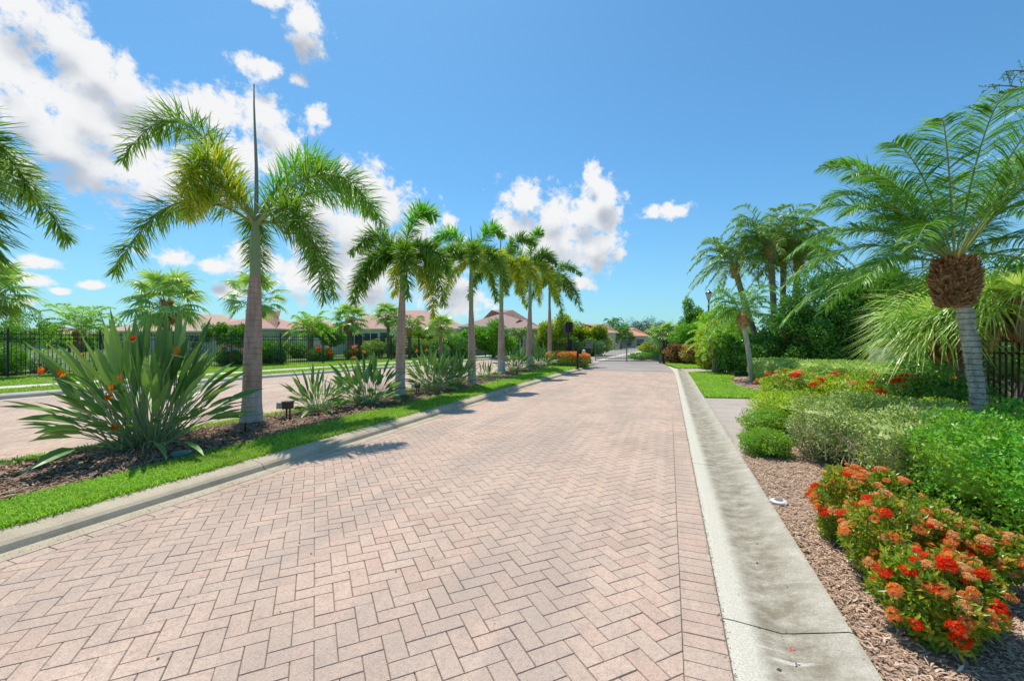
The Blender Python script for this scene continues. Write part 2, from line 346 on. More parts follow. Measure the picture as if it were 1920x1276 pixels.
M['twig'] = leafm('bare twigs', [(.42,.34,.25), (.55,.47,.36), (.30,.23,.16)], .8, 0)
M['bark'] = barkm('grey bark', (.17,.13,.10), (.30,.25,.20))
M['foxbark'] = barkm('ringed palm bark', (.46,.275,.215), (.64,.44,.36), 11, (.32,.17,.13))
M['foxbase'] = barkm('grey palm foot', (.46,.41,.39), (.62,.56,.53), 7, (.36,.31,.29))
M['shaft'] = plain('crownshaft green', (.30,.37,.17), .4, var=.25, scale=5)
M['spear'] = plain('spear leaf', (.24,.28,.22), .5)
M['datebark'] = barkm('stubbed date bark', (.52,.46,.37), (.84,.77,.66), 15, (.36,.30,.24), bs=1.0)
M['datebark2'] = barkm('brown date bark', (.20,.15,.11), (.36,.29,.22), 10, (.12,.08,.06))
M['rachis'] = plain('leaf stalk', (.30,.36,.12), .45, var=.25)
M['black'] = plain('black powder coat', (.012,.012,.014), .4, var=.2)
M['dgrey'] = plain('dark grey paint', (.17,.165,.16), .5)
M['white'] = plain('white paint', (.72,.72,.70), .5, var=.05)
M['bronze'] = plain('bronze lamp body', (.11,.075,.055), .55)
M['lens'] = plain('frosted lens', (.55,.55,.52), .25)
M['teal'] = plain('teal plastic', (.10,.22,.22), .5, var=.3, scale=20)
M['roofA'] = barkm('pink tile roof', (.50,.27,.21), (.64,.40,.33), 6, (.36,.19,.14))
M['roofB'] = barkm('brown tile roof', (.34,.22,.185), (.50,.36,.31), 6, (.22,.14,.11))
M['roofC'] = barkm('orange tile roof', (.62,.28,.18), (.74,.40,.28), 0)
M['roofD'] = barkm('tan tile roof', (.50,.33,.23), (.64,.46,.35), 0)
M['wallA'] = plain('cream stucco', (.80,.79,.60), .9, var=.06)
M['wallB'] = plain('tan stucco', (.52,.47,.36), .9, var=.06)
M['wallP'] = plain('pink stucco', (.66,.47,.40), .9, var=.06)
M['trim'] = plain('eave trim', (.72,.70,.62), .7, var=.05)
M['glass'] = plain('dark window glass', (.03,.045,.05), .12, var=.3)
M['screen'] = plain('porch screen', (.035,.035,.05), .5, var=.3)
M['vinyl'] = plain('vinyl fence board', (.56,.50,.46), .6, var=.06)

# ------------------------------------------------------------------ ground, roads
def clip(poly, ax, lim, keep_less):
    out = []
    for i in range(len(poly)):
        a, b = poly[i-1], poly[i]
        ina = (a[ax] <= lim) if keep_less else (a[ax] >= lim); inb = (b[ax] <= lim) if keep_less else (b[ax] >= lim)
        if ina != inb:
            f = (lim-a[ax])/(b[ax]-a[ax]); out.append((a[0]+(b[0]-a[0])*f, a[1]+(b[1]-a[1])*f))
        if inb: out.append(b)
    return out
def inset(p, e):
    c = np.mean(p, 0); q = np.array(p)
    n = len(q); out = []
    for i in range(n):
        a, b, d = q[i-1], q[i], q[(i+1) % n]
        u = nrm(a-b); w = nrm(d-b); s_ = abs(u[0]*w[1]-u[1]*w[0])+.05
        out.append(b+(u+w)*e/s_)
    return np.array(out)
def pavers(mb, x0, x1, y0, y1, ang, near, xfun=None, W=.1, joint=.0012):
    """45 degree herringbone of 2:1 pavers clipped to the lane"""
    ca, sa = cos(ang), sin(ang)
    rad = math.hypot(x1-x0, y1-y0)/2+1; cx, cy = (x0+x1)/2, (y0+y1)/2; N = int(rad/W)
    for b in range(-N//2, N//2+1):
        for a in range(-N, N+1):
            ox, oy = a+2*b, a-2*b
            for cell in ((0, 0, 2, 1), (0, 1, 1, 2)):
                u, v = (ox+cell[0])*W, (oy+cell[1])*W; w, h = cell[2]*W, cell[3]*W
                mx = cx+(u+w/2)*ca-(v+h/2)*sa; my = cy+(u+w/2)*sa+(v+h/2)*ca
                if not (x0-.15 < mx < x1+.15 and y0-.15 < my < y1+.15): continue
                P = [(cx+p*ca-q_*sa, cy+p*sa+q_*ca) for p, q_ in ((u, v), (u+w, v), (u+w, v+h), (u, v+h))]
                if not (x0+.16 < mx < x1-.16 and y0+.16 < my < y1-.16):
                    P = clip(P, 0, x0, False); P = clip(P, 0, x1, True) if P else P
                    P = clip(P, 1, y0, False) if P else P; P = clip(P, 1, y1, True) if P else P
                    if len(P) < 3: continue
                    ar = abs(sum(P[i-1][0]*P[i][1]-P[i][0]*P[i-1][1] for i in range(len(P))))/2
                    if ar < .0008: continue
                onepav(mb, P, math.hypot(mx, my) < near, joint)
def onepav(mb, P, near, joint=.002):
    z = random.uniform(-.0012, .0012); tx, ty = random.uniform(-.008, .008), random.uniform(-.008, .008); c = np.mean(P, 0)
    j = joint*random.uniform(.35, 1.5)*(1 if near else .62)
    q = inset(P, j); n = len(q)
    def zz(q_): return z+(q_[:, 0]-c[0])*tx+(q_[:, 1]-c[1])*ty
    if near:
        q2 = inset(P, j+.0028)
        V = np.concatenate([np.column_stack([q, zz(q)-.006]), np.column_stack([q2, zz(q2)])])
        base = mb.n; mb.v.append(V); mb.n += 2*n
        mb.f.append((np.arange(n, 2*n)[None]+base, 0))
        i = np.arange(n); k = (i+1) % n; mb.f.append((np.stack([i, k, k+n, i+n], 1)+base, 0))
    else: mb.add(np.column_stack([q, zz(q)]), np.arange(n)[None])

YB = 21.4   # bricks end, asphalt begins
XL, XI, XO = -4.12, .062, .262
def roads():
    mb = MB(); pavers(mb, XL+.12, XI, -.5, YB, R(45), 8.0)
    y = -.5
    while y < YB-.1:
        P = [(XI, y), (XO, y), (XO, y+.1), (XI, y+.1)]; onepav(mb, P, y < 8, .0012)
        y += .1
    y = -.5
    while y < YB-.2:
        P = [(XL, y), (XL+.12, y), (XL+.12, y+.2), (XL, y+.2)]; onepav(mb, P, y < 8, .002); y += .2
    o = struct(mb.build('road', M['paver']))
    b = MB(); b.poly([(XL-.02, -6), (XO+.0, -6), (XO+.0, YB+.05), (XL-.02, YB+.05)], -.0105); struct(b.build('road_bedding', M['sand']))
    mb = MB(); pavers(mb, -15.6, -7.3, -1, 30, R(45), 0, joint=.002)
    o = struct(mb.build('exit_road', M['paver2'])); b = MB(); b.poly([(-16.4, -8), (-7.25, -8), (-7.25, 36), (-16.4, 36)], -.014); struct(b.build('exit_road_bedding', M['sand']))
    # asphalt apron, gate approach and the street beyond
    b = MB()
    A = [(-4.3, YB+.03), (XO+.0, YB+.03), (.1, 25.5), (-.35, 29.6), (-.2, 34)]
    tail = [gp(1247, 676), gp(1192, 672), gp(1200, 663), gp(1222, 655), gp(1262, 646.5), gp(1238, 646.5), gp(1170, 653), gp(1110, 661.5), gp(1040, 664)]
    b.poly(A+tail+[(-7.3, 36), (-7.3, 27), (-4.3, 27)], -.004); struct(b.build('asphalt_road', M['asphalt']))
    b = MB(); b.poly([gp(1112, 676.5), gp(1117, 679), gp(1160, 668), gp(1222, 656.2), gp(1216, 655), gp(1150, 667)], .002); struct(b.build('crosswalk', M['walk']))
    # ground to the horizon
    b = MB(); b.poly([(-2500, -50), (2500, -50), (2500, 4000), (-2500, 4000)], -.03); struct(b.build('ground', M['ground']))
roads()

def sweep(mb, path, prof, closed=False, mi=0):
    """prof: list of (offset to the right of travel, z) swept along path"""
    P = np.array(path, float); T = np.gradient(P, axis=0); T = nrm(T); Rr = np.stack([T[:, 1], -T[:, 0]], 1)
    V = np.stack([np.column_stack([P+Rr*o, np.full(len(P), z)]) for o, z in prof], 1)
    n = len(prof); i = np.arange(len(P)-1)[:, None]*n; j = np.arange(n-1)[None]
    f = np.stack([i+j, i+n+j, i+n+j+1, i+j+1], -1).reshape(-1, 4); mb.add(V.reshape(-1, 3), f[:, ::-1], mi)
def smoothpath(pts, n=8):
    P = [np.array(p, float) for p in pts]; P = [2*P[0]-P[1]]+P+[2*P[-1]-P[-2]]; out = []
    for i in range(1, len(P)-2):
        for k in range(n):
            t = k/n; a, b, c, d = P[i-1:i+3]
            out.append(.5*((2*b)+(c-a)*t+(2*a-5*b+4*c-d)*t*t+(3*b-a-3*c+d)*t**3))
    out.append(P[-2]); return np.array(out)
def edge_paths():
    # right gutter with transverse joints: separate slabs a few millimetres apart
    path = smoothpath([(XO, -2.0), (XO, 4), (XO, 9), (XO, 14), (XO, 18), (.22, 21.5), (.02, 25.5), (-.4, 29.6)], 40)
    prof = [(.001, -.02), (.003, .002), (.05, .002), (.20, -.010), (.27, -.016), (.285, -.013), (.33, -.002), (.50, .043), (.545, .056), (.565, .056), (.572, .04), (.573, -.02)]
    L = np.concatenate([[0], np.cumsum(np.linalg.norm(np.diff(path, axis=0), axis=1))])
    g = MB(); s0 = -.55
    cuts = np.arange(-1.62, L[-1], 3.05)
    for a, b in zip(cuts[:-1], cuts[1:]):
        ss = np.linspace(max(a, 0)+.004, b-.004, 12)
        sub = np.column_stack([np.interp(ss, L, path[:, 0]), np.interp(ss, L, path[:, 1])])
        sweep(g, sub, prof)
    struct(g.build('gutter', M['conc'], smooth=False))
    # median kerb along the road, round the nose and back along the exit road
    outer = [(XL-.17, -3), (XL-.17, 6), (XL-.17, 14), (-4.2, 20), (-4.18, 22.5), (-4.45, 24.3), (-5.2, 25.6), (-6.1, 25.8), (-6.9, 25.2), (-7.2, 23.5), (-7.22, 16), (-7.22, 8), (-7.22, -3)]
    path = smoothpath(outer, 14)
    # travelling away from camera with the road on the right
    prof = [(.165, -.012), (.165, .001), (.03, .003), (.012, .003), (.004, .025), (-.006, .05), (-.035, .072), (-.08, .083), (-.225, .102), (-.23, .08), (-.23, -.02)]
    L = np.concatenate([[0], np.cumsum(np.linalg.norm(np.diff(path, axis=0), axis=1))]); g = MB()
    cuts = np.arange(-2.6, L[-1], 3.05)
    for a, b in zip(cuts[:-1], cuts[1:]):
        ss = np.linspace(max(a, 0)+.003, b-.003, 16); sub = np.column_stack([np.interp(ss, L, path[:, 0]), np.interp(ss, L, path[:, 1])]); sweep(g, sub, prof)
    struct(g.build('kerb', M['curb']))
    # far kerb of the exit road
    fk = smoothpath([(-16.2, -6), (-15.75, 4), (-14.95, 12.4), (-13.9, 21), (-13.4, 30), (-13.6, 38)], 8)
    g = MB(); sweep(g, fk, [(.3, .0), (.12, .004), (.02, .008), (.0, .09), (-.05, .125), (-.3, .13), (-.3, 0)]); struct(g.build('far_kerb', M['curb2']))
    def strip(name, o1, o2, z, m):
        g = MB(); sweep(g, fk, [(o2, z), (o1, z)][::-1] if False else [(-o1, z), (-o2, z)]); return struct(g.build(name, m))
    strip('verge', .3, 1.9, .122, M['turf']); strip('sidewalk', 1.9, 2.85, .134, M['walk']); strip('lawn', 2.85, 60, .126, M['turf'])
    g = MB(); sweep(g, fk, [(-1.9, .134), (-1.9, .05)]); 
    return fk
FK = edge_paths()

def median():
    m = MB(); e = smoothpath([(-4.5, -3), (-4.5, 14), (-4.42, 20), (-4.42, 22.5), (-4.7, 24.2), (-5.3, 25.3), (-6.1, 25.5), (-6.7, 24.9), (-6.98, 23.4), (-7.0, 12), (-7.0, -3)], 8)
    m.poly([tuple(p) for p in e], .10); struct(m.build('median', M['turf']))
    # mulch bed
    b = MB(); bed = [(-5.22, -3), (-5.2, 3), (-5.35, 6), (-5.3, 10), (-5.5, 14), (-5.75, 18), (-6.0, 23.5), (-6.7, 23.5), (-6.75, 14), (-6.72, 6), (-6.75, -3)]
    b.poly(bed, .108); struct(b.build('mulch_bed', M['soil']))
median()
def right_side():
    b = MB(); g = smoothpath([(XO, 14), (XO, 18), (.22, 21.5), (.02, 25.5), (-.4, 29.6)], 8)+np.array((.57, 0))
    b.poly([(XO+.57, -3)]+[tuple(p) for p in g]+[(0, 45), (40, 45), (40, -3)], .03); struct(b.build('planting_bed', M['soil2']))
    # walkway crossing towards the road
    b = MB(); b.poly([(.835, 5.9), (1.15, 6.5), (1.4, 7.6), (1.9, 8.9), (3.0, 10.2), (5.5, 11.5), (5.5, 13.2), (2.7, 12.6), (1.9, 11.9), (.835, 11.7)], .036); struct(b.build('path', M['gravelpath']))
    b = MB(); b.poly([gp(1272, 691.5, .036), gp(1288, 698, .036), gp(1345, 694.5, .036), gp(1420, 693, .036), gp(1420, 690, .036), gp(1335, 690.5, .036)], .036); struct(b.build('side_path', M['gravelpath']))
    b = MB()
    P1 = [(.84, 11.75), (1.9, 11.95), (2.5, 12.5), (2.6, 13.5), (2.0, 14.6), gp(1368, 714, .04), gp(1380, 703, .04), gp(1345, 695.5, .04), gp(1290, 699, .04), (.84, 17)]
    P2 = [gp(1250, 683.5, .04), gp(1275, 690.8, .04), gp(1335, 690, .04), gp(1380, 689, .04), gp(1380, 681, .04), gp(1248, 680.5, .04)]
    b.poly(P1, .041); b.poly(P2, .041); struct(b.build('lawn_patch', M['turf'])); return P1, P2
LP1, LP2 = right_side()

def inpoly(x, y, P):
    c = np.zeros(len(x), bool); n = len(P)
    for i in range(n):
        (x1, y1), (x2, y2) = P[i-1][:2], P[i][:2]
        k = ((y1 > y) != (y2 > y)) & (x < (x2-x1)*(y-y1)/(y2-y1+1e-12)+x1); c ^= k
    return c
def scatter(P, dens):
    """random points in polygon; dens(x, y) -> points per m2 falls with distance"""
    P = np.array(P); x0, y0 = P.min(0); x1, y1 = P.max(0); cell = []
    ys = np.linspace(y0, y1, max(2, int((y1-y0)/.5)))
    xs = np.linspace(x0, x1, max(2, int((x1-x0)/.5)))
    for a, b in zip(ys[:-1], ys[1:]):
        for c, d in zip(xs[:-1], xs[1:]):
            k = dens(math.hypot((c+d)/2, (a+b)/2)); n = rng.poisson(k*(b-a)*(d-c))
            cell.append(np.column_stack([rng.uniform(c, d, n), rng.uniform(a, b, n)]))
    q = np.concatenate(cell); return q[inpoly(q[:, 0], q[:, 1], [tuple(p) for p in P])]
def grass(name, polys, z, label, dens, hgt=.055, w=.0055):
    mb = MB()
    for P in polys:
        q = scatter(P, dens); n = len(q)
        if not n: continue
        dist = np.hypot(q[:, 0], q[:, 1]); th = rng.uniform(0, 2*pi, n)
        D = np.column_stack([np.cos(th)*.55, np.sin(th)*.55, np.ones(n)*rng.uniform(.5, 1.2, n)]); S = np.column_stack([-np.sin(th), np.cos(th), np.zeros(n)])
        S = nrm(S+.5*rdir(n)*[1, 1, .2]); L = hgt*rng.uniform(.5, 1.3, n); Wd = w*rng.uniform(.7, 1.4, n)*np.clip(dist/5, 1, 4)
        mb.strips(np.column_stack([q, np.full(n, z)]), D, S, L*np.clip(1+(dist-10)*.02, 1, 1.4), Wd, .5)
    o = mb.build(name, M['grass']); return tag(o, label, 'grass', kind='stuff')
dn = lambda r: 9000 if r < 6 else (4500 if r < 9 else (2200 if r < 14 else 900))
e1 = [(-4.49, .4), (-5.26, .4), (-5.22, 3), (-5.38, 6), (-5.33, 10), (-5.52, 14), (-5.78, 18), (-6.0, 23.6), (-6.6, 23.6), (-6.6, 24.8), (-6.1, 25.4), (-5.3, 25.2), (-4.7, 24.1), (-4.43, 22.5), (-4.43, 20), (-4.49, 14)]
e2 = [(-6.99, 1), (-6.99, 23), (-6.72, 23), (-6.76, 14), (-6.72, 6), (-6.74, 1)]
grass('grass', [e1, e2], .10, 'bright green grass edging the palm median', dn, .07)
grass('grass', [LP1, LP2], .04, 'green grass patches by the date palm and gate', lambda r: 2200 if r < 16 else 1000, .08, .006)
fkp = [tuple(p) for p in FK if -2 < p[1] < 34]
def offs(o): 
    T = nrm(np.gradient(FK, axis=0)); return [tuple(p+np.array((-t[1], t[0]))*o) for p, t in zip(FK, T) if -2 < p[1] < 34]
grass('grass', [offs(.32)+offs(1.88)[::-1], offs(2.87)+offs(7.5)[::-1]], .125, 'grass verges either side of the far sidewalk', lambda r: 420 if r < 30 else 200, .06, .005)
def chips(name, P, z, label, m, dens, size=(.03, .09), w=.009):
    q = scatter(P, dens); n = len(q); mb = MB(); th = rng.uniform(0, 2*pi, n)
    D = np.column_stack([np.cos(th), np.sin(th), rng.normal(0, .22, n)]); S = nrm(np.cross(D, UP)+rdir(n)*.35)
    mb.strips(np.column_stack([q, z+rng.uniform(.0, .022, n)]), D, S, rng.uniform(*size, n), w*rng.uniform(.5, 1.6, n), rng.uniform(-.3, .5, n), prof=(.8, 1, .9))
    return tag(mb.build(name, m), label, 'mulch', kind='stuff')
chips('mulch', [(-5.2, .4), (-5.2, 3), (-5.33, 6), (-5.3, 10), (-5.5, 14), (-5.75, 18), (-6.0, 23), (-6.65, 23), (-6.72, 14), (-6.7, 6), (-6.7, .4)], .11, 'dark brown bark mulch under the median palms', M['chips2'], lambda r: 3000 if r < 9 else 900, (.04, .12), .013)
chips('mulch', [(.84, 1.2), (.84, 5.9), (1.15, 6.5), (1.4, 7.6), (2.6, 8.5), (3.6, 6), (3.6, 1.2)], .03, 'tan bark mulch between the gutter and the hedges', M['chips'], lambda r: 6000 if r < 4.2 else 2600, (.015, .055), .007)
chips('mulch', [(2.0, 13.0), (2.1, 15), (2.2, 18), (3.2, 19), (4.2, 15), (3.2, 12.4)], .032, 'pinkish mulch round the young date palm', M['chips'], lambda r: 500, (.05, .12), .02)

# grit, moss and leaf bits that collect along the joints
def litter():
    mb = MB(); 
    for x, sd, n, y1 in ((.262, .008, 2600, 16), (XL-.05, .03, 2200, 14), (.84, .02, 1500, 12), (-1.9, 1.2, 90, 12), (.55, .12, 70, 12)):
        y = rng.uniform(.8, y1, n) if n > 200 else rng.uniform(1.2, y1, n); xx = x+rng.normal(0, sd, n); z = np.where(xx > .27, np.interp(xx, [.27, .40, .55, .83], [.004, -.008, -.010, .058]), .003); z = np.where((xx > .8), .055, z)
        L = rng.uniform(.004, .013, n) if n > 200 else rng.uniform(.008, .03, n)
        mb.leaves(np.column_stack([xx, y, z]), rdir(n)*[1, 1, .2]+[0, 0, .12], np.tile(UP, (n, 1)), L, L*.5)
    tag(mb.build('litter', M['litter']), 'grit, moss and leaf bits caught along the road edge joints', 'litter', kind='stuff')
M['litter'] = leafm('litter bits', [(.16,.11,.06), (.30,.24,.12), (.26,.30,.08), (.10,.07,.05), (.42,.30,.16)], .9, 0)
litter()
# ------------------------------------------------------------------ plants
def bez(P0, C, T, n):
    t = np.linspace(0, 1, n)[:, None]; P0, C, T = map(np.array, (P0, C, T))
    return (1-t)**2*P0+2*t*(1-t)*C+t*t*T
def frond(P0, C, T, n, L, m, parent, kind='plume', w=.028, r0=.014, name='frond', droop=.25):
    P = bez(P0, C, T, 14); mb = MB(); mb.tube(P, np.linspace(r0, .003, 14), 5, 1, cap=False)
    t0 = .10 if kind == 'plume' else .18
    u = np.sort(t0+(1-t0)*rng.uniform(0, 1, n)**.9); t = u[:, None]
    Q = (1-t)**2*np.array(P0)+2*t*(1-t)*np.array(C)+t*t*np.array(T)
    Tn = nrm(2*(1-t)*(np.array(C)-np.array(P0))+2*t*(np.array(T)-np.array(C)))
    A = nrm(np.cross(Tn, UP)+1e-4); Bn = np.cross(A, Tn)
    if kind == 'plume':
        ph = rng.uniform(0, 2*pi, n); lat = A*np.cos(ph)[:, None]+Bn*np.sin(ph)[:, None]
        fw = rng.uniform(.35, .75, n)[:, None]+.5*(t > .93); D = nrm(lat+Tn*fw); ln = L*(.55+.45*np.sin(np.clip(u, 0, 1)*pi*.92+.25))*rng.uniform(.75, 1.1, n)*np.where(u > .85, 1.15-(u-.85)*2.4, 1); dr = rng.uniform(.0, droop*2, n)
    else:
        sgn = np.where(rng.uniform(size=n) > .5, 1, -1)[:, None]
        lift = rng.uniform(.0, .45, n)[:, None]; D = nrm(A*sgn+Bn*lift+Tn*(.55+.5*t)); ln = L*np.sin(np.clip(.15+u*.85, 0, 1)**.8*pi*.93+.08)**.6*rng.uniform(.8, 1.1, n); dr = rng.uniform(droop*.5, droop*1.6, n)
    S = nrm(np.cross(D, rdir(n)*.6+UP))
    mb.strips(Q, D, S, ln, w*rng.uniform(.7, 1.3, n), dr, prof=(.45, 1, .8))
    return mb.build(name, [m, M['rachis']], parent)
def jit(v, s): return np.array(v)+rng.normal(0, s, 3)
def foxtail(px, d, zs, spec, label, lean=0, tr=.2, shaft=(0, 0), R0=2.1, spear=1.6, ground=.105):
    """zs = height where the fronds start; spec = list of fronds in (right, up, ahead) metres: ctrl, tip, material"""
    X, Y = pt(px, d); t = thing('foxtail_palm', label, 'palm tree', (X, Y, ground), 'foxtail palms in a row on the median')
    H = zs-ground; hs = shaft[0]-ground
    n = 26; z = np.linspace(-.05, hs, n); u = np.clip(z/hs, 0, 1)
    r = tr*(1.0+.10*np.sin(u*pi*1.0+.6)-.32*u**3)*(1+.50*np.exp(-np.maximum(z, 0)/.16))
    cx = lean*u**1.5
    mb = MB(); k = 7
    mb.tube(np.column_stack([cx, 0*cx, z])[:k], r[:k], 20, 1, cap=False); mb.tube(np.column_stack([cx, 0*cx, z])[k-1:], r[k-1:], 20, 0)
    mb.build('trunk', [M['foxbark'], M['foxbase']], t, smooth=True)
    mb = MB(); zz = np.linspace(hs-.01, H, 10); w = (zz-zz[0])/(zz[-1]-zz[0]); rs = r[-1]*(1.0-.12*w+.1*np.sin(w*pi))*(1-.35*w**4)
    mb.tube(np.column_stack([0*zz+lean, 0*zz, zz]), rs, 14); mb.build('crownshaft', M['shaft'], t, smooth=True)
    if spear:
        mb = MB(); zz = np.linspace(H-.1, H+spear, 8); mb.tube(np.column_stack([lean+.03*np.sin(zz*2), 0*zz, zz]), np.linspace(.05, .012, 8)*tr/.16, 6); mb.build('spear_leaf', M['spear'], t, smooth=True)
    P0 = np.array((lean, 0, H-.03))
    rr = np.random.default_rng(int(px)+5000)
    if d > 9:
        spec = list(spec)
        for k in range(4):
            a = rr.uniform(0, 2*pi); h = R0*rr.uniform(.55, .72); spec.append(((cos(a)*h*.5, h*rr.uniform(.5, .95), sin(a)*h*.5), (cos(a)*h, h*rr.uniform(-.75, -.1), sin(a)*h), 'foxgold' if k == 0 else 'fox'))
    for c, tip, mm in spec:
        f = lambda q: P0+RV*q[0]+UP*q[1]+FV*q[2]
        c, tip = [tuple(np.array(q)*((1.12, 1.03, 1.12) if d > 12 else (1, 1, 1))) for q in (c, tip)]
        ln = np.linalg.norm(np.array(c))+np.linalg.norm(np.array(tip)-np.array(c))
        frond(P0, f(c), f(tip), int(620 if d < 9 else 480 if d < 14 else 430), .49*R0/2.1, M[mm], t, 'plume', w=(.019 if d < 9 else .027 if d < 14 else .038), r0=.03 if d < 9 else .022)
    return t
def rfronds(n, Rr, seed, gold=2, zmax=1.0):
    rr = np.random.default_rng(seed); out = []
    for i in range(n):
        a = 2*pi*(i+rr.uniform(-.25, .25))/n; el = [.95, .35, .65, .15][i % 4]*zmax+rr.uniform(-.12, .12)
        h = Rr*rr.uniform(.85, 1.1); ct = (cos(a)*h*.52*(1.1-el*.5), h*(.35+.75*el), sin(a)*h*.52*(1.1-el*.5)); tp = (cos(a)*h*(1.0-.15*el), h*(-.75+.95*el), sin(a)*h*(1.0-.15*el))
        out.append((ct, tp, 'foxgold' if i < gold and el < .6 else ('foxbright' if el > .8 else 'fox')))
    return out
p1 = [((-1.25, 2.85, .1), (-2.3, 1.1, .1), 'fox'), ((-.55, 1.55, -.45), (-.3, .2, -1.1), 'foxgold'), ((-1.3, 1.0, -.2), (-2.05, -.85, -.3), 'fox'),
      ((-.45, .75, .6), (-.45, -.85, .9), 'fox'), ((.35, 2.0, .9), (.75, 1.35, 1.5), 'foxbright'), ((1.2, 1.75, .2), (2.0, .1, .3), 'fox'),
      ((.75, 1.5, 1.2), (1.4, .7, 1.8), 'foxbright'), ((1.05, .75, -.4), (1.45, -1.3, -.7), 'fox'), ((.7, .5, .8), (.85, -1.1, 1.1), 'fox'), ((-.45, 1.0, -.6), (-.35, -.15, -1.0), 'foxgold')]
foxtail(472, 7.1, 3.42, p1, 'largest foxtail palm with a thick pinkish trunk, nearest on the median', .08, .128, (2.55,), 2.1, 2.3)
p2 = [((-.6, 1.35, .3), (-1.35, .35, .3), 'fox'), ((.15, 1.7, .2), (.75, 1.25, .3), 'foxbright'), ((-.5, .5, -.3), (-1.1, -.95, -.2), 'fox'), ((.25, .8, -.7), (.35, -.9, -.9), 'fox'),
      ((.7, .9, .2), (1.0, -1.0, .1), 'fox'), ((.55, .3, .5), (.65, -1.2, .7), 'foxgold'), ((.3, 1.0, .8), (.9, .1, 1.3), 'fox')]
foxtail(750, 10.4, 3.35, p2, 'slender foxtail palm second in the median row, upright bright frond', .07, .105, (2.65,), 1.9, 0)
foxtail(885, 13.3, 3.85, [((-.5, 1.6, .2), (-1.2, .7, .3), 'foxbright'), ((-.6, .9, -.3), (-1.15, -.5, -.5), 'fox'), ((.5, 1.7, .3), (.9, 1.0, .4), 'foxbright'), ((.7, .9, -.3), (1.0, -.9, -.5), 'fox'), ((-.5, .4, .3), (-.85, -.9, .6), 'foxgold'), ((.5, .5, .6), (.7, -1.0, .9), 'fox'), ((.1, .9, -.9), (.2, -.3, -1.3), 'fox')],
        'foxtail palm third in the median row with a straight trunk and thin spear', -.03, .112, (2.45,), 1.8, 1.2)
foxtail(940, 18.0, 4.5, [((-.7, 1.5, 0), (-1.5, .2, .2), 'fox'), ((.5, 2.0, .3), (1.3, 1.1, .3), 'fox'), ((-.6, .6, -.5), (-1.2, -1.2, -.5), 'fox'), ((.9, .9, -.4), (1.4, -1.0, -.6), 'foxgold'), ((.6, .5, .6), (.9, -1.3, .8), 'foxgold'), ((-.2, 1.0, .9), (-.5, -.4, 1.4), 'fox'), ((0, 1.1, -.9), (.1, -.5, -1.4), 'foxgold')],
        'foxtail palm fourth in the median row with a tall spear and golden fronds', 0, .135, (2.7,), 2.0, 1.9)
foxtail(992, 21.0, 5.0, [((-.7, 1.7, .2), (-1.4, .3, .2), 'fox'), ((.7, 1.5, .2), (1.2, .3, .3), 'fox'), ((.7, .8, -.4), (1.1, -1.6, -.5), 'foxgold'), ((-.4, .9, -.7), (-.6, -1.2, -.9), 'foxgold'), ((.3, .6, .7), (.5, -1.6, .9), 'foxgold'), ((-.7, .5, .4), (-1.3, -1.3, .5), 'fox'), ((0, 1.9, 0), (.5, 1.7, -.4), 'foxbright')],
        'foxtail palm fifth in the median row beside the golden hanging fronds', .05, .13, (3.1,), 2.1, 0)
foxtail(1031, 26.0, 4.85, [((-.7, 1.9, 0), (-1.2, .6, .2), 'fox'), ((.7, 2.0, 0), (1.7, .7, .1), 'fox'), ((.9, 1.0, -.3), (1.7, -1.5, -.3), 'fox'), ((-.6, .6, -.4), (-1.3, -1.3, -.4), 'fox'), ((.4, .5, .6), (.8, -1.8, .8), 'fox'), ((0, 1.2, -.8), (.2, -.8, -1.2), 'fox')],
        'farthest foxtail palm of the median row, above the orange hedge', -.02, .115, (3.6,), 2.3, 0)
foxtail(-310, 4.0, 3.0, [((.95, 1.2, .3), (1.05, -.75, .4), 'fox'), ((.5, 1.5, .5), (.95, .15, .8), 'fox'), ((-1.2, 1.5, 0), (-1.9, .2, 0), 'fox'), ((0, 1.3, 1.2), (.1, -.1, 2), 'fox'), ((-.6, 1.4, -.9), (-1, .2, -1.3), 'fox'), ((.9, .7, -.3), (1.1, -.9, -.5), 'fox')],
        'foxtail palm at the left edge, only its drooping fronds in view', 0, .15, (2.1,), 1.9, 0)

def blade(mb, P0, T, L, W, rs=None, stalk=.55, bend=.25, arch=.3, mi=0):
    """strelitzia leaf: stalk tube plus lance-shaped folded blade"""
    T = nrm(T); S = nrm(np.cross(T, UP)+1e-5); S = nrm(S+rng.normal(0, .55, 3)); N = np.cross(S, T)
    n = 7; Ls = L*stalk; Lb = L-Ls; g = np.array((0, 0, -1.0))
    hor = np.array((T[0], T[1], 0)); k = np.linalg.norm(hor)
    P = [np.array(P0, float)]; d = T.copy(); st = L/10
    for i in range(10): P.append(P[-1]+d*st); d = nrm(d+g*bend*k*.18*(1 if i < 6 else 1.6))
    P = np.array(P); ns = int(10*stalk)
    mb.tube(P[:ns+1], np.linspace(.010, .005, ns+1)*L/1.5, 5, 1, cap=False)
    B = P[ns:]; m = len(B); u = np.linspace(0, 1, m); wd = W*.5*np.sin(np.clip(u, 0, 1)**.75*pi)**.8; wd[0] = .004; wd[-1] = .002
    Tt = nrm(np.gradient(B, axis=0)); Sn = nrm(np.cross(np.cross(Tt, S), Tt)); Nn = np.cross(Sn, Tt); wd = wd[:, None]
    V = np.stack([B-Sn*wd+Nn*wd*.35, B, B+Sn*wd+Nn*wd*.35], 1).reshape(-1, 3)
    i = np.arange(m-1)[:, None]*3; j = np.array([[0, 1]]); f = np.stack([i+j, i+3+j, i+4+j, i+1+j], -1).reshape(-1, 4); mb.add(V, f, mi)
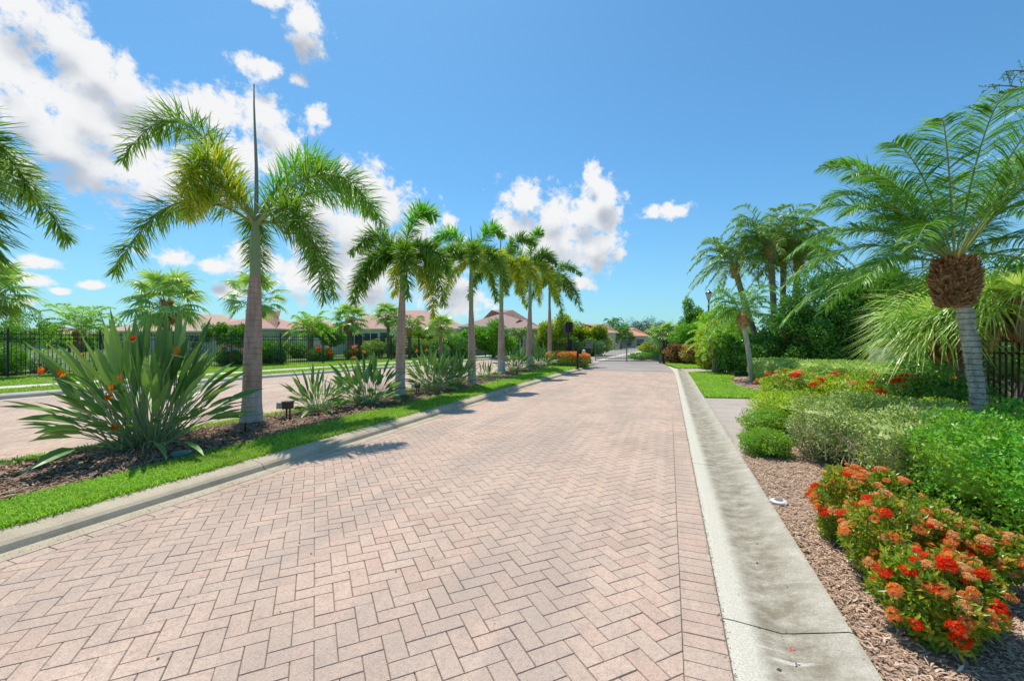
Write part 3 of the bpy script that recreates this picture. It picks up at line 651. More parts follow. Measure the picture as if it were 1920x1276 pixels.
def strelitzia(px, py, Lm, n, label, ground=.11, flowers=(), W=.13, spread=1.0, seed=0, dead=0, fl=0):
    global rng; keep = rng; rng = np.random.default_rng(100+seed)
    X, Y = gp(px, py, ground); t = thing('bird_of_paradise', label, 'plant', (X, Y, ground), 'bird of paradise plants on the median')
    mb = MB()
    for i in range(n):
        a = rng.uniform(0, 2*pi); tilt = spread*rng.uniform(0, 1)**.75*R(66); L = Lm*rng.uniform(.55, 1.0)*(1-.26*tilt)
        T = (cos(a)*sin(tilt), sin(a)*sin(tilt), cos(tilt)); p = (cos(a)*.26*rng.uniform(0, 1)*Lm/1.5, sin(a)*.26*Lm/1.5*rng.uniform(0, 1), 0); T = nrm(np.array(T)+rng.normal(0, .14, 3))
        blade(mb, p, T, L, W*rng.uniform(.75, 1.2)*Lm/1.6, stalk=.62 if tilt < .8 else .68, bend=.45)
    mb.build('foliage', [M['strel'], M['stem']], t)
    if dead:
        mb = MB()
        for i in range(dead):
            a = rng.uniform(0, 2*pi); tl = R(rng.uniform(60, 80)); blade(mb, (0, 0, .02), (cos(a)*sin(tl), sin(a)*sin(tl), cos(tl)), Lm*rng.uniform(.5, .85), .07, bend=1.7)
        mb.build('dead_leaves', [M['deadfan'], M['deadfan']], t)
    for i in range(fl if not flowers else 0):
        a = rng.uniform(0, 2*pi); rr_ = Lm*rng.uniform(.1, .42); flowers = list(flowers)+[(cos(a)*rr_, Lm*rng.uniform(.5, .85), -abs(sin(a))*rr_)]
    for f in flowers:   # (right, up, ahead) metres from the foot
        c = RV*f[0]+UP*f[1]+FV*f[2]; s_ = .12*Lm/1.7; mb = MB()
        mb.tube(bez((0, 0, 0), c*np.array((.3, .3, .6)), c-UP*.01, 6), .006, 5, 1)
        out = nrm(RV*(1 if rng.uniform() > .5 else -1)+rdir(1)[0]*.4)
        mb.tube([c-out*.02, c+out*s_*.5, c+out*s_], [.012, .010, .002], 6, 2)   # beak
        k = 7; D = nrm(UP+out*.5+rdir(k)*.55); mb.leaves(np.tile(c+out*.03, (k, 1)), D, rdir(k), s_*rng.uniform(.6, .95, k), s_*.24)
        mb.build('flower', [M['orange'] if f[1] < 1.25 or fl else M['redf'], M['stem'], M['stem']], t)
    rng = keep; return t
strelitzia(275, 836, 1.9, 215, 'largest bird of paradise clump with orange flowers, left of the thick palm', flowers=[(.17, 1.32, -.45), (.62, 1.18, -.35), (-.42, .92, -.7), (.38, .86, -.75), (.2, .7, -.8), (-.98, .93, -.4), (.23, .36, -.75), (.33, .80, -.78), (-1.0, 1.12, .1)], W=.076, spread=.82, seed=1, dead=7)
strelitzia(597, 772, 1.0, 117, 'spiky bird of paradise clump beside the box spotlight', W=.09, seed=2, spread=.95, dead=2)
strelitzia(690, 758, 1.3, 133, 'taller bird of paradise clump left of the second palm', W=.11, seed=3, spread=.95, fl=2)
strelitzia(812, 733, 1.4, 152, 'bird of paradise clump with orange flowers right of the second palm', W=.10, seed=4, fl=5)
strelitzia(852, 726, 1.3, 133, 'bird of paradise clump against the third palm, left side', W=.10, seed=5, fl=3)
strelitzia(912, 712, .8, 76, 'low bird of paradise clump just right of the third palm', W=.09, seed=6)
strelitzia(966, 697, 1.4, 133, 'grey green bird of paradise clump right of the fourth palm', W=.10, seed=7)
strelitzia(1012, 690, 1.4, 133, 'bird of paradise clump between the fifth and sixth palms', W=.10, seed=8)
strelitzia(1045, 685, .9, 68, 'small bird of paradise clump in front of the orange hedge', W=.09, seed=9)
strelitzia(-60, 830, 1.2, 30, 'bird of paradise clump past the left edge', W=.10, seed=10) if False else None

def pinnate(px, d, zc, n, Rr, label, base=None, m='date', tr=.1, boot=.16, bark='datebark', name='date_palm', cat='palm tree', group=None, Lf=.38, nl=130, curve=(0, 0), ground=.03, w=.016, seed=0, up=1.0, hang=1.0, dead=0, trunkpath=None, spec=None):
    """feather-leaved date palm; base = px of the foot when it leans"""
    global rng; keep = rng; rng = np.random.default_rng(500+seed)
    X, Y = pt(px, d); bx, by = pt(base if base is not None else px, d)
    t = thing(name, label, cat, (bx, by, ground), group)
    top = np.array((X-bx, Y-by, zc-ground)); c = np.array((RV[0]*curve[0], RV[1]*curve[0], top[2]*.55))+top*np.array((.5, .5, 0))
    P = bez((0, 0, -.05), c, top, 16)
    mb = MB(); u = np.linspace(0, 1, 16); mb.tube(P, tr*(1+.15*np.exp(-u*9)), 14)
    if d < 8:   # stubby leaf scars
        k = 900; uu = rng.uniform(.0, 1, k); a = rng.uniform(0, 2*pi, k); Q = np.column_stack([np.interp(uu, u, P[:, i]) for i in range(3)])
        O = np.column_stack([np.cos(a), np.sin(a), 0*a]); mb.leaves(Q+O*tr*.95, nrm(O*.7+UP*1.0), O, .04, .05, 0, fold=-.3)
    mb.build('trunk', M[bark], t, smooth=False)
    if boot:
        mb = MB(); k = 1000 if d < 8 else 160; a = rng.uniform(0, 2*pi, k); h = rng.uniform(-1, .8, k); rad = boot*np.sqrt(np.clip(1-h*h*.8, .1, 1))
        O = np.column_stack([np.cos(a), np.sin(a), h*.2]); Q = top+np.column_stack([np.cos(a)*rad*.75, np.sin(a)*rad*.75, h*boot*1.5-boot*.4])
        mb.lathe([(tr, -boot*1.9), (boot*.62, -boot*1.25), (boot*.86, -boot*.4), (boot*.78, boot*.5), (boot*.3, boot*1.0)], top, 14)
        mb.leaves(Q, nrm(O+UP*.55+rdir(k)*.35), O, boot*.5, boot*.22, fold=.3); mb.build('leaf_boots', M['brown'], t)
    P0 = top+UP*boot*.5
    L = []
    if spec: L = spec
    else:
        for i in range(n):
            a = i*2.39996+rng.uniform(-.2, .2); q = (i+.5)/n   # inner upright -> outer hanging
            if d < 8 and q > .4 and -(FV[0]*cos(a)+FV[1]*sin(a)) > .45: continue
            el = (1.25-1.35*q)*up; h = Rr*rng.uniform(.85, 1.08)
            L.append(((cos(a)*h*.5*cos(el*.6), h*(.25+.62*sin(max(el, -.1))), sin(a)*h*.5*cos(el*.6)), (cos(a)*h*(1-.35*max(sin(el), 0)), h*(-.55*hang+1.25*max(sin(el), -.2)), sin(a)*h*(1-.35*max(sin(el), 0))), m))
    for i, (c_, tp, mm) in enumerate(L):
        f = lambda q_: P0+RV*q_[0]+UP*q_[1]+FV*q_[2]
        frond(P0, f(c_), f(tp), nl, Lf, M[mm], t, 'flat', w=w, r0=.012 if d < 8 else .010*max(1, d/15), droop=.55)
    for i in range(dead):
        a = rng.uniform(0, 2*pi); h = Rr*.8; f = P0+np.array((cos(a)*h*.35, sin(a)*h*.35, -.1)); g = P0+np.array((cos(a)*h*.5, sin(a)*h*.5, -h*.9)); frond(P0, f, g, nl//2, Lf*.8, M['foxgold'], t, 'flat', w=w, droop=.8)
    rng = keep; return t
# near pygmy date palm on the right
pinnate(1790, 5.0, 2.24, 46, 1.75, 'near date palm with a grey stubbled trunk and a brown ball of leaf boots', base=1842, tr=.070, boot=.205, curve=(.12, 0), Lf=.46, nl=230, w=.012, seed=2, hang=.62, up=1.08)
pinnate(1392, 15.5, 2.3, 26, 1.55, 'young date palm with a leaning pale trunk left of the clipped hedge', base=1410, tr=.085, boot=.2, curve=(.05, 0), Lf=.42, nl=90, w=.024, seed=3, hang=1.1)
for i, (px, py, b, rr_, lb) in enumerate([(1443, 452, 1452, 2.7, 'tallest date palm of the clump, central crown'), (1378, 490, 1440, 2.3, 'date palm of the clump leaning left towards the lamp post'), (1497, 480, 1470, 2.3, 'date palm of the clump leaning right towards the bushy tree'), (1468, 470, 1462, 2.4, 'date palm of the clump with the second trunk behind the centre')]):
    dd = 20+i*.5
    pinnate(px, dd, hz(py+14, dd), 36, rr_, lb, base=b, m='datefar', tr=.13, boot=.24, bark='datebark2', curve=(-.2 if i == 1 else .15, 0), Lf=.6, nl=120, w=.028, seed=10+i, hang=1.0, dead=2, group='tall date palms in a clump on the right')
pinnate(1470, 18.5, 1.7, 12, 1.5, 'short golden fronded date palm at the foot of the tall clump', base=1500, m='foxgold', tr=.1, boot=.15, bark='datebark2', Lf=.4, nl=80, w=.03, seed=20)
pinnate(1345, 19.0, 1.1, 22, 1.5, 'low feathery palm with a shaggy base beside the grass patch', m='datelime', tr=.22, boot=.3, bark='datebark2', Lf=.45, nl=80, w=.03, seed=21, hang=.7)
pinnate(150, 17.5, 1.75, 24, 1.5, 'young feathery date palm just behind the left fence', m='datelime', tr=.12, boot=.22, bark='datebark2', Lf=.42, nl=90, w=.028, seed=22, hang=.75, ground=.12)
pinnate(582, 30, 1.95, 26, 1.9, 'rounded date palm behind the fence right of the thick palm', m='datelime', tr=.2, boot=.2, bark='datebark2', Lf=.5, nl=80, w=.05, seed=23, hang=.75, ground=.12)
pinnate(768, 33, 2.2, 18, 1.9, 'feathery palm in front of the cream house right window', m='datefar', tr=.12, boot=.2, bark='datebark2', Lf=.5, nl=70, w=.05, seed=24, ground=.12)
pinnate(975, 37, 1.9, 16, 1.2, 'small palm against the tan house wall', m='datefar', tr=.07, boot=.12, bark='datebark', Lf=.4, nl=60, w=.05, seed=25, ground=.0)
pinnate(1149, 85, 4.3, 16, 2.8, 'dark far palm rising beyond the gate', m='mid', tr=.16, boot=.2, bark='datebark2', Lf=.9, nl=50, w=.14, seed=26, ground=0)
pinnate(1164, 80, 2.6, 16, 2.4, 'shorter far palm beside the dark one beyond the gate', m='mid', tr=.16, boot=.2, bark='datebark2', Lf=.9, nl=50, w=.14, seed=27, ground=0)

def fanleaf(mb, P0, dirv, L, stalk, seg, w, mi=0, droop=.5, spread=R(125)):
    D = nrm(dirv); S = nrm(np.cross(D, UP)+1e-4); S = nrm(S+rng.normal(0, .15, 3)); N = np.cross(S, D)
    C = np.array(P0)+D*stalk; mb.tube([P0, np.array(P0)+D*stalk*.5-UP*0, C], [.018, .013, .008], 5, 1, cap=False)
    a = np.linspace(-spread, spread, seg)+rng.normal(0, .02, seg)
    d = D[None]*np.cos(a)[:, None]+S[None]*np.sin(a)[:, None]+N[None]*(-.25+.35*np.abs(np.sin(a)))[:, None]
    ln = L*(1-.28*(np.abs(a)/spread)**2)*rng.uniform(.92, 1.05, seg)
    Sd = nrm(-D[None]*np.sin(a)[:, None]+S[None]*np.cos(a)[:, None])
    # blades touching near the hastula then free
    mb.strips(np.tile(C, (seg, 1)), d, Sd+N*.15, ln, w, droop*rng.uniform(.6, 1.5, seg), mi, prof=(.3, 1.0, .6))
def fanpalm(px, d, py, n, L, label, name='fan_palm', m='fan', tr=.15, ground=.12, skirt=0, base=None, seed=0, stalk=.7, seg=26, trunk=True, group=None, w=None, elr=(-.75, 1.2), azr=None, parts=True):
    global rng; keep = rng; rng = np.random.default_rng(900+seed)
    X, Y = pt(px, d); bx, by = pt(base or px, d); zc = hz(py, d)
    t = thing(name, label, 'palm tree', (bx, by, ground), group); top = np.array((X-bx, Y-by, zc-ground))
    if trunk:
        mb = MB(); mb.tube(bez((0, 0, -.05), top*.5, top, 8), tr, 12); mb.build('trunk', M['datebark2'], t)
        mb = MB(); k = 120; a = rng.uniform(0, 2*pi, k); h = rng.uniform(-.6, .1, k)
        Q = top+np.column_stack([np.cos(a)*tr, np.sin(a)*tr, h]); O = np.column_stack([np.cos(a), np.sin(a), 0*a]); mb.leaves(Q, nrm(O*.8+UP), O, .3, .07); mb.build('leaf_boots', M['brown'], t)
    for i in range(n):
        a = i*2.39996 if azr is None else rng.uniform(*azr); q = (i+.5)/n; el = elr[1]+(elr[0]-elr[1])*q; mb = MB()
        dv = RV*cos(a)*cos(el)+FV*sin(a)*cos(el)+UP*sin(el)
        fanleaf(mb, top, dv, L*rng.uniform(.85, 1.1), stalk*rng.uniform(.8, 1.15), seg, w or (2.4*L/seg*1.1), droop=.55)
        mb.build('frond', [M[m], M['rachis']], t)
    if skirt:
        for i in range(skirt):
            a = i*2.4; mb = MB(); fanleaf(mb, top, RV*cos(a)*.6+FV*sin(a)*.6-UP*.9, L*.7, stalk*.5, seg, (w or 2*L/seg), droop=1.2, spread=R(60)); mb.build('dead_frond', [M['deadfan'], M['deadfan']], t)
    rng = keep; return t
fanpalm(312, 21, 568, 26, 1.15, 'broad fan palm behind the fence above the big bird of paradise', seed=1, stalk=1.1, ground=.12, skirt=6)
fanpalm(478, 25, 560, 22, 1.05, 'fan palm behind the thick pinkish trunk', seed=2, stalk=1.2, skirt=4)
fanpalm(-12, 15.5, 552, 20, .95, 'fan palm cut by the left edge, behind the fence', seed=3, stalk=.7, skirt=3)
fanpalm(656, 33, 600, 22, 1.0, 'fan palm with a brown skirt left of the screened porch', seed=4, stalk=.9, skirt=10, tr=.2)
fanpalm(728, 35, 592, 20, .95, 'slim fan palm right of the screened porch', seed=5, stalk=.75, skirt=3, tr=.13)
fanpalm(826, 29, 612, 20, .8, 'pale fan palm between the two houses', seed=6, stalk=.6, tr=.12, skirt=4)
fanpalm(1243, 33, 628, 24, .95, 'fan palm behind the right gate post', seed=7, stalk=.7, ground=0, tr=.17, skirt=3)
fanpalm(1775, 6.8, 615, 18, 1.25, 'fan palm with long pale drooping segments left of the near date palm', base=1850, m='fannear', seed=8, stalk=.25, seg=40, ground=.03, tr=.08, w=.03, elr=(-.35, .9), azr=(1.9, 4.9))
fanpalm(1905, 5.9, 565, 9, 1.0, 'fan palm with brown hanging tips at the right edge', base=2000, m='fannear', seed=9, stalk=.3, seg=40, ground=.03, tr=.08, w=.03, skirt=3, elr=(-.4, .8), azr=(1.8, 4.9))

def cloud(mb, c, r, n, s, mi=0, box=0, shell=.62, lump=.16, wr=.55, up=.5, clampz=None, seed=None):
    """n leaves of length s filling an uneven rounded volume of radii r"""
    c, r = np.array(c, float), np.array(r, float); u = rdir(n)
    if box: u = u/np.max(np.abs(u), axis=1)[:, None]**box; 
    ph = rng.uniform(0, 6, 6)
    l = 1+lump*(np.sin(u[:, 0]*5+ph[0])*np.sin(u[:, 1]*6+ph[1])+.7*np.sin(u[:, 2]*7+ph[2]+u[:, 0]*4)+.5*np.sin(u[:, 1]*13+ph[3])*np.sin(u[:, 0]*11+ph[4]))
    q = (shell+(1-shell)*rng.uniform(0, 1, n)**.6)[:, None]; P = c+u*r*q*l[:, None]
    if clampz is not None: P[:, 2] = np.maximum(P[:, 2], clampz+rng.uniform(0, s, n))
    O = nrm(u/r); D = nrm(O*.6+rdir(n)*.8+UP*.25); N = nrm(O+rdir(n)*.6+UP*up)
    mb.leaves(P, D, N, s*rng.uniform(.6, 1.25, n), s*wr*rng.uniform(.7, 1.2, n), mi)
def core(mb, c, r, mi=0, k=.72, box=0, n=14):
    th = np.linspace(0, pi, n); ph = np.arange(2*n)/(2*n)*2*pi
    u = np.stack([np.sin(th)[:, None]*np.cos(ph), np.sin(th)[:, None]*np.sin(ph), np.cos(th)[:, None]+0*ph], -1).reshape(-1, 3)
    if box: u = u/np.max(np.abs(u), axis=1)[:, None]**box
    V = np.array(c)+u*np.array(r)*k*(1+.08*rng.normal(size=(len(u), 1)))
    i = np.arange(n-1)[:, None]*2*n; j = np.arange(2*n)[None]; kk = (j+1) % (2*n); mb.add(V, np.stack([i+j, i+2*n+j, i+2*n+kk, i+kk], -1).reshape(-1, 4), mi)
def shrub(name, label, cat, loc, lobes, m, n, s, stems=6, group=None, z0=.03, twigs=0, box=0, wr=.55, shell=.62, lump=.16, rot=0, k=.70):
    """lobes: (dx, dy, dz, rx, ry, rz) from loc, turned by rot"""
    t = thing(name, label, cat, (loc[0], loc[1], z0), group); t.rotation_euler[2] = rot; mb = MB(); vol = sum(l[3]*l[4]+l[4]*l[5]+l[3]*l[5] for l in lobes)
    for l in lobes:
        w = (l[3]*l[4]+l[4]*l[5]+l[3]*l[5])/vol; core(mb, l[:3], l[3:], k=k, box=box); cloud(mb, l[:3], l[3:], int(n*w), s, box=box, clampz=0, wr=wr, shell=shell, lump=lump)
    mb.build('foliage', M[m] if isinstance(m, str) else m, t)
    if stems:
        mb = MB()
        for i in range(stems):
            l = lobes[i % len(lobes)]; e = np.array(l[:3])+rng.normal(0, .4, 3)*np.array(l[3:])*.6; b = np.array((l[0]*.8+rng.normal(0, .05), l[1]*.8+rng.normal(0, .05), -.02)); mb.tube(bez(b, (b+e)/2+rng.normal(0, .05, 3), e, 5), np.linspace(.018, .006, 5)*max(.6, l[5]), 5)
        mb.build('stems', M['bark'], t)
    if twigs:
        mb = MB()
        for i in range(twigs):
            l = lobes[rng.integers(len(lobes))]; a = rdir(1)[0]; a[2] = abs(a[2])*.6; e = np.array(l[:3])+a*np.array(l[3:])*rng.uniform(1.0, 1.2); b = np.array(l[:3])*np.array((1, 1, .3))+rng.normal(0, .15, 3)*np.array((1, 1, 0))+a*np.array((.5, .5, 0))*np.array(l[3:])
            mb.tube(bez(b, (b+e)/2+rng.normal(0, .06, 3), e, 5), np.linspace(.0065, .0025, 5), 4, cap=False)
        mb.build('twigs', M['twig'], t)
    return t
# flower heads shared by all ixoras
def head_mesh(m, nm, R_=.036, k=40, pet=.011):
    mb = MB(); u = rdir(k); u[:, 2] = np.abs(u[:, 2]); P = u*R_*np.array((1, 1, .5))*rng.uniform(.7, 1.25, (k, 1))
    for P_, n_ in zip(P, u):
        a = nrm(np.cross(n_, rdir(1)[0])); b = np.cross(n_, a)
        for sg in (a, b, -a, -b): mb.leaves([P_], [sg+n_*.3], [n_], pet*1.5, pet, fold=.1)
    mb.tube([(0, 0, -.06), (0, 0, R_*.3)], .003, 4, 1)
    o = mb.build('flower_head', [m, M['stem']]); me = o.data; bpy.data.objects.remove(o); return me
HEADS = [head_mesh(M['ixo'], 'a'), head_mesh(M['ixr'], 'b'), head_mesh(M['ixp'], 'c'), head_mesh(M['ixo'], 'd', .026, 24)]
HEADBIG = [head_mesh(M['redf'], 'e', .09, 40, .024), head_mesh(M['ixp'], 'f', .09, 40, .024), head_mesh(M['ixr'], 'g', .08, 36, .022)]
def heads(t, lobes, n, meshes, sc=1.0, facing=(-.5, -.8, .6), spread=1.0, name='flower_head'):
    fv = nrm(np.array(facing))
    for i in range(min(n, 98)):
        l = lobes[rng.integers(len(lobes))]
        for _ in range(30):
            u = rdir(1)[0]
            if u[2] > -.25 and np.dot(u, fv) > -.15: break
        o = bpy.data.objects.new(name, meshes[rng.integers(len(meshes))]); scn.collection.objects.link(o); o.parent = t
        o.location = np.array(l[:3])+u*np.array(l[3:])*rng.uniform(.96, 1.16); zz = nrm(u+UP*.7)
        o.rotation_euler = (math.acos(zz[2])*.8, 0, math.atan2(zz[1], zz[0])+pi/2); k = sc*rng.uniform(.6, 1.4); o.scale = (k, k, k)
G_IX = 'orange flowering ixora shrubs by the gutter'
for (x, y, lobes, n, nh, lb) in [
    (1.21, 3.72, [(-.02, -.04, .24, .19, .25, .26), (.26, .2, .23, .22, .24, .22)], 8000, 125, 'orange ixora shrub farthest up the bed, with a scarlet cluster on its left side'),
    (1.24, 3.16, [(-.04, 0, .23, .18, .24, .24), (.2, .1, .22, .2, .22, .21)], 8000, 135, 'middle orange ixora shrub with dense salmon flower heads'),
    (1.20, 2.63, [(-.02, 0, .18, .19, .22, .19), (.13, .12, .18, .17, .18, .16)], 7600, 95, 'nearest ixora shrub with scarlet flower heads low over the mulch'),
    (1.62, 3.22, [(0, 0, .22, .17, .2, .15), (.16, .0, .21, .14, .15, .12)], 5000, 70, 'sprawling ixora shrub reaching out to the right of the others')]:
    t = shrub('ixora_shrub', lb, 'flowering shrub', (x, y), lobes, 'ixleaf', n, .040, 4, G_IX, wr=.42, k=.66)
    heads(t, lobes, nh, [HEADS[1], HEADS[1], HEADS[0], HEADS[0], HEADS[2]] if 'nearest' in lb else [HEADS[0], HEADS[2], HEADS[0], HEADS[1], HEADS[3], HEADS[2]], .64)
# hedges of the right bed
shrub('hedge_shrub', 'pale variegated shrub full of bare twigs behind the ixoras', 'hedge', (2.2, 6.0), [(-.32, .15, .38, .46, .55, .38), (.0, -.65, .37, .42, .5, .37), (.15, .65, .38, .5, .55, .37), (.55, .0, .38, .5, .6, .38), (.35, -.75, .37, .4, .45, .36)], 'vari', 32000, .042, 14, twigs=750, wr=.5, lump=.10, box=.35)
shrub('hedge_shrub', 'bright green leafy hedge filling the right edge', 'hedge', (2.58, 4.32), [(-.12, .35, .41, .48, .5, .41), (.05, -.35, .40, .5, .5, .41), (.45, .8, .44, .5, .6, .42), (.5, .0, .44, .5, .6, .43), (.55, -.8, .42, .5, .5, .42), (1.0, .5, .44, .5, .6, .42)], 'green1', 36000, .044, 12, twigs=30, wr=.5, lump=.12, box=.3)
G_DW = 'small rounded dwarf shrubs beside the gutter'
shrub('dwarf_shrub', 'small rounded dwarf shrub nearer the gutter drain cover', 'shrub', gp(1436, 852, .03), [(0, 0, .15, .30, .26, .17)], 'dwarf', 4200, .03, 5, G_DW, wr=.6)
shrub('dwarf_shrub', 'small rounded dwarf shrub behind the nearer one, at the walkway corner', 'shrub', gp(1432, 810, .03), [(0, 0, .16, .36, .30, .20), (.2, .25, .17, .3, .25, .19)], 'dwarf', 5200, .03, 5, G_DW, wr=.6)
shrub('hedge_shrub', 'low lime green hedge between the walkway and the variegated shrub', 'hedge', (2.55, 7.6), [(-.5, .5, .33, .55, .6, .30), (.1, 0, .34, .6, .6, .32), (.8, -.3, .34, .6, .6, .32), (-.75, 1.1, .28, .45, .5, .25)], 'lime', 16000, .042, 8, wr=.5, lump=.1)
t = shrub('flowering_shrub', 'leafy shrub with red and salmon blooms behind the lime hedge', 'flowering shrub', (3.45, 10.0), [(-.9, .6, .42, .75, .7, .36), (0, 0, .44, .8, .8, .38), (.7, -.5, .44, .7, .7, .38)], 'lime', 12000, .065, 8, wr=.5, lump=.12)
heads(t, [(-.9, .6, .42, .75, .7, .36), (0, 0, .44, .8, .8, .38), (.7, -.5, .44, .7, .7, .38)], 80, [HEADBIG[1], HEADBIG[1], HEADBIG[0], HEADBIG[2], HEADS[0], HEADS[2]], .75, facing=(-.4, -1.0, .2))
shrub('hedge_shrub', 'dark green glossy hedge beside the foot of the near date palm', 'hedge', (4.15, 8.8), [(-.2, .8, .42, .6, .7, .42), (.05, 0, .42, .6, .7, .42)], 'dark', 9000, .06, 8, wr=.6, box=.4)
shrub('clipped_hedge', 'long flat topped clipped hedge right of the young date palm', 'hedge', (4.9, 15.2), [(-1.2, 2.4, .40, .9, 1.3, .40), (-.2, .8, .40, 1.0, 1.4, .42), (.9, -.9, .40, 1.1, 1.5, .42), (2.2, .6, .40, 1.4, 1.9, .42)], 'boxh', 26000, .07, 0, wr=.55, box=.75, lump=.03, shell=.85, k=.86)

# bushes and trees: (name, label, px, d, foot z, list of (px offset m, ahead m, z, rx, ry, rz), leaf colour, count, size)
def bush(name, label, px, d, lobes, m, n, s, cat='shrub', z0=.05, group=None, stems=8, **kw):
    X, Y = pt(px, d); L = [(RV[0]*a+FV[0]*b, RV[1]*a+FV[1]*b, z, rx, ry, rz) for a, b, z, rx, ry, rz in lobes]
    return shrub(name, label, cat, (X, Y), L, m, n, s, stems, group, z0=z0, **kw)
def tree(name, label, px, d, lobes, m, n, s, z0=0.0, tr=.16, cat='tree', group=None):
    X, Y = pt(px, d); t = thing(name, label, cat, (X, Y, z0), group)
    L = [(RV[0]*a+FV[0]*b, RV[1]*a+FV[1]*b, z, rx, ry, rz) for a, b, z, rx, ry, rz in lobes]
    mb = MB(); mid = np.mean([l[:3] for l in L], 0); zt = min(l[2] for l in L)*.6; mb.tube(bez((0, 0, -.05), (.05, 0, zt*.5), (0, 0, zt), 6), np.linspace(tr*1.2, tr*.8, 6), 9)
    for l in L:
        for k in range(3):
            e = np.array(l[:3])+rdir(1)[0]*np.array(l[3:])*.6; mb.tube(bez((0, 0, zt), (e*np.array((.35, .35, .6))+np.array((0, 0, zt*.4))), e, 7), np.linspace(tr*.6, tr*.08, 7), 6)
    mb.build('trunk', M['bark'], t)
    mb = MB(); vol = sum(l[3]*l[4]+l[4]*l[5]+l[3]*l[5] for l in L)
    for l in L:
        w = (l[3]*l[4]+l[4]*l[5]+l[3]*l[5])/vol; nn = int(n*w)
        # sub-clumps give gaps and an uneven edge
        for q in range(9):
            u = rdir(1)[0]*rng.uniform(.45, .8); c = np.array(l[:3])+u*np.array(l[3:]); cloud(mb, c, np.array(l[3:])*rng.uniform(.32, .5), nn//9, s, shell=.3, lump=.2)
    mb.build('crown', M[m] if isinstance(m, str) else m, t); return t
# right side greenery
tree('bushy_tree', 'dense dark leafed tree behind the clipped hedge', 1590, 16.5, [(-1.2, 0, 2.7, 1.3, 1.2, 1.6), (.2, .3, 3.3, 1.3, 1.3, 1.4), (1.3, 0, 2.8, 1.3, 1.2, 1.5), (0, -.3, 1.1, 1.8, 1.3, 1.1), (-1.5, 0, 1.3, 1.0, 1, 1.2)], 'dark', 38000, .13, .03)
tree('bushy_tree', 'bright green tree top right of the dark leafed one', 1670, 15.0, [(0, .5, 2.9, 1.1, 1.0, 1.2), (.8, .8, 3.2, 1.1, .9, 1.1), (1.8, .6, 2.9, 1.2, 1, 1.2), (.9, .3, 1.6, 1.3, 1, 1.3)], 'mid', 24000, .12, .03)
bush('bush', 'leafy bush behind the right edge fan palm', 1880, 9.5, [(0, 0, 1.5, 1.4, 1.0, 1.2), (.8, .2, 2.3, 1.2, 1.0, 1.1), (-.9, .5, 1.0, .8, .8, .9)], 'dark', 15000, .10)
bush('bush', 'low mixed understory bush under the clump of date palms', 1475, 19, [(-1.2, 0, .9, .9, .8, .9), (0, 0, 1.3, 1.0, .9, 1.3), (1.2, -.3, 1.2, 1.0, .8, 1.2), (1.8, .5, 1.9, 1.0, .8, 1.2)], 'mid', 15000, .14)
bush('bush', 'dark shaggy undergrowth behind the young date palm', 1420, 18, [(-.4, 0, .7, .7, .6, .7), (.4, .3, .9, .7, .6, .8), (-1.0, .4, .9, .6, .6, .8)], 'dark', 7000, .13)
bush('bush', 'grey green fern like bush touching the clipped hedge', 1530, 18.5, [(0, 0, .6, 1.1, .7, .6)], 'silver', 3500, .14)
bush('bush', 'yellow green bush left of the shaggy low palm', 1334, 22, [(0, 0, .8, .7, .7, .8), (.4, .8, 1.5, .7, .7, .9)], 'yel', 7000, .14)
bush('croton', 'reddish croton bush right of the gate', 1272, 27, [(0, 0, .6, .8, .6, .6)], 'croton', 3200, .16)
bush('croton', 'peach and yellow croton bush next to the reddish one', 1303, 26, [(0, 0, .6, .8, .6, .6)], M['peach'], 3200, .17)
tree('leafy_tree', 'tall narrow leafy tree behind the lamp post', 1298, 36, [(-.2, 0, 3.6, .8, .8, 1.3), (.1, 0, 2.2, 1.6, 1.2, 1.4), (.9, .3, 2.6, 1.0, 1.0, 1.2), (-.9, .2, 1.6, 1.1, 1.0, 1.2)], 'mid', 12000, .2)
bush('bush', 'large green bush behind the crotons', 1335, 30, [(0, 0, 1.6, 1.6, 1.0, 1.6), (-1.4, .6, 1.3, 1.2, 1.0, 1.3), (1.4, 0, 2.0, 1.4, 1.0, 1.6)], 'green1', 12000, .19)
bush('bush', 'round lime bush behind the lamp post', 1352, 26, [(0, 0, 2.2, 1.3, 1.0, 1.3), (.9, .2, 1.3, 1.2, 1.0, 1.2)], 'datelime', 8000, .17)
bush('hedge_shrub', 'low green hedge inside the gate on the right', 1215, 33, [(-.6, 0, .25, .9, .5, .28), (.6, -.2, .28, .9, .5, .3)], 'green1', 4000, .10, 'hedge')
bush('bush', 'dark round bush beyond the gate on the right', 1228, 42, [(0, 0, .7, 1.5, 1, .7)], 'yel', 4000, .18)
bush('bush', 'dark green bush behind the right gate post', 1264, 34, [(0, .3, 1.0, 1.1, .8, 1.0)], 'mid', 4000, .18)
# orange topped hedge on the nose of the median
X, Y = pt(1070, 23.0)
t = shrub('orange_hedge', 'orange topped rounded hedge at the nose of the median', 'hedge', (X, Y), [(-.75, .25, .42, .7, .5, .40), (0, 0, .42, .75, .5, .40), (.55, -.1, .38, .5, .45, .36)], 'boxh', 6000, .09, 0, box=.5, k=.84)
mb = MB()
for l in [(-.75, .25, .45, .72, .52, .42), (0, 0, .45, .77, .52, .42), (.55, -.1, .42, .52, .47, .38)]:
    u = rdir(5000); u = u[u[:, 2] > -.1]; u = u/np.max(np.abs(u), axis=1)[:, None]**.5; keep_ = (u[:, 2] > .55) | (rng.uniform(size=len(u)) < .25); u = u[keep_]
    mb.leaves(np.array(l[:3])+u*np.array(l[3:]), rdir(len(u)), nrm(u+rdir(len(u))*.4), .06, .05)
mb.build('blossom', M['ixo'], t)

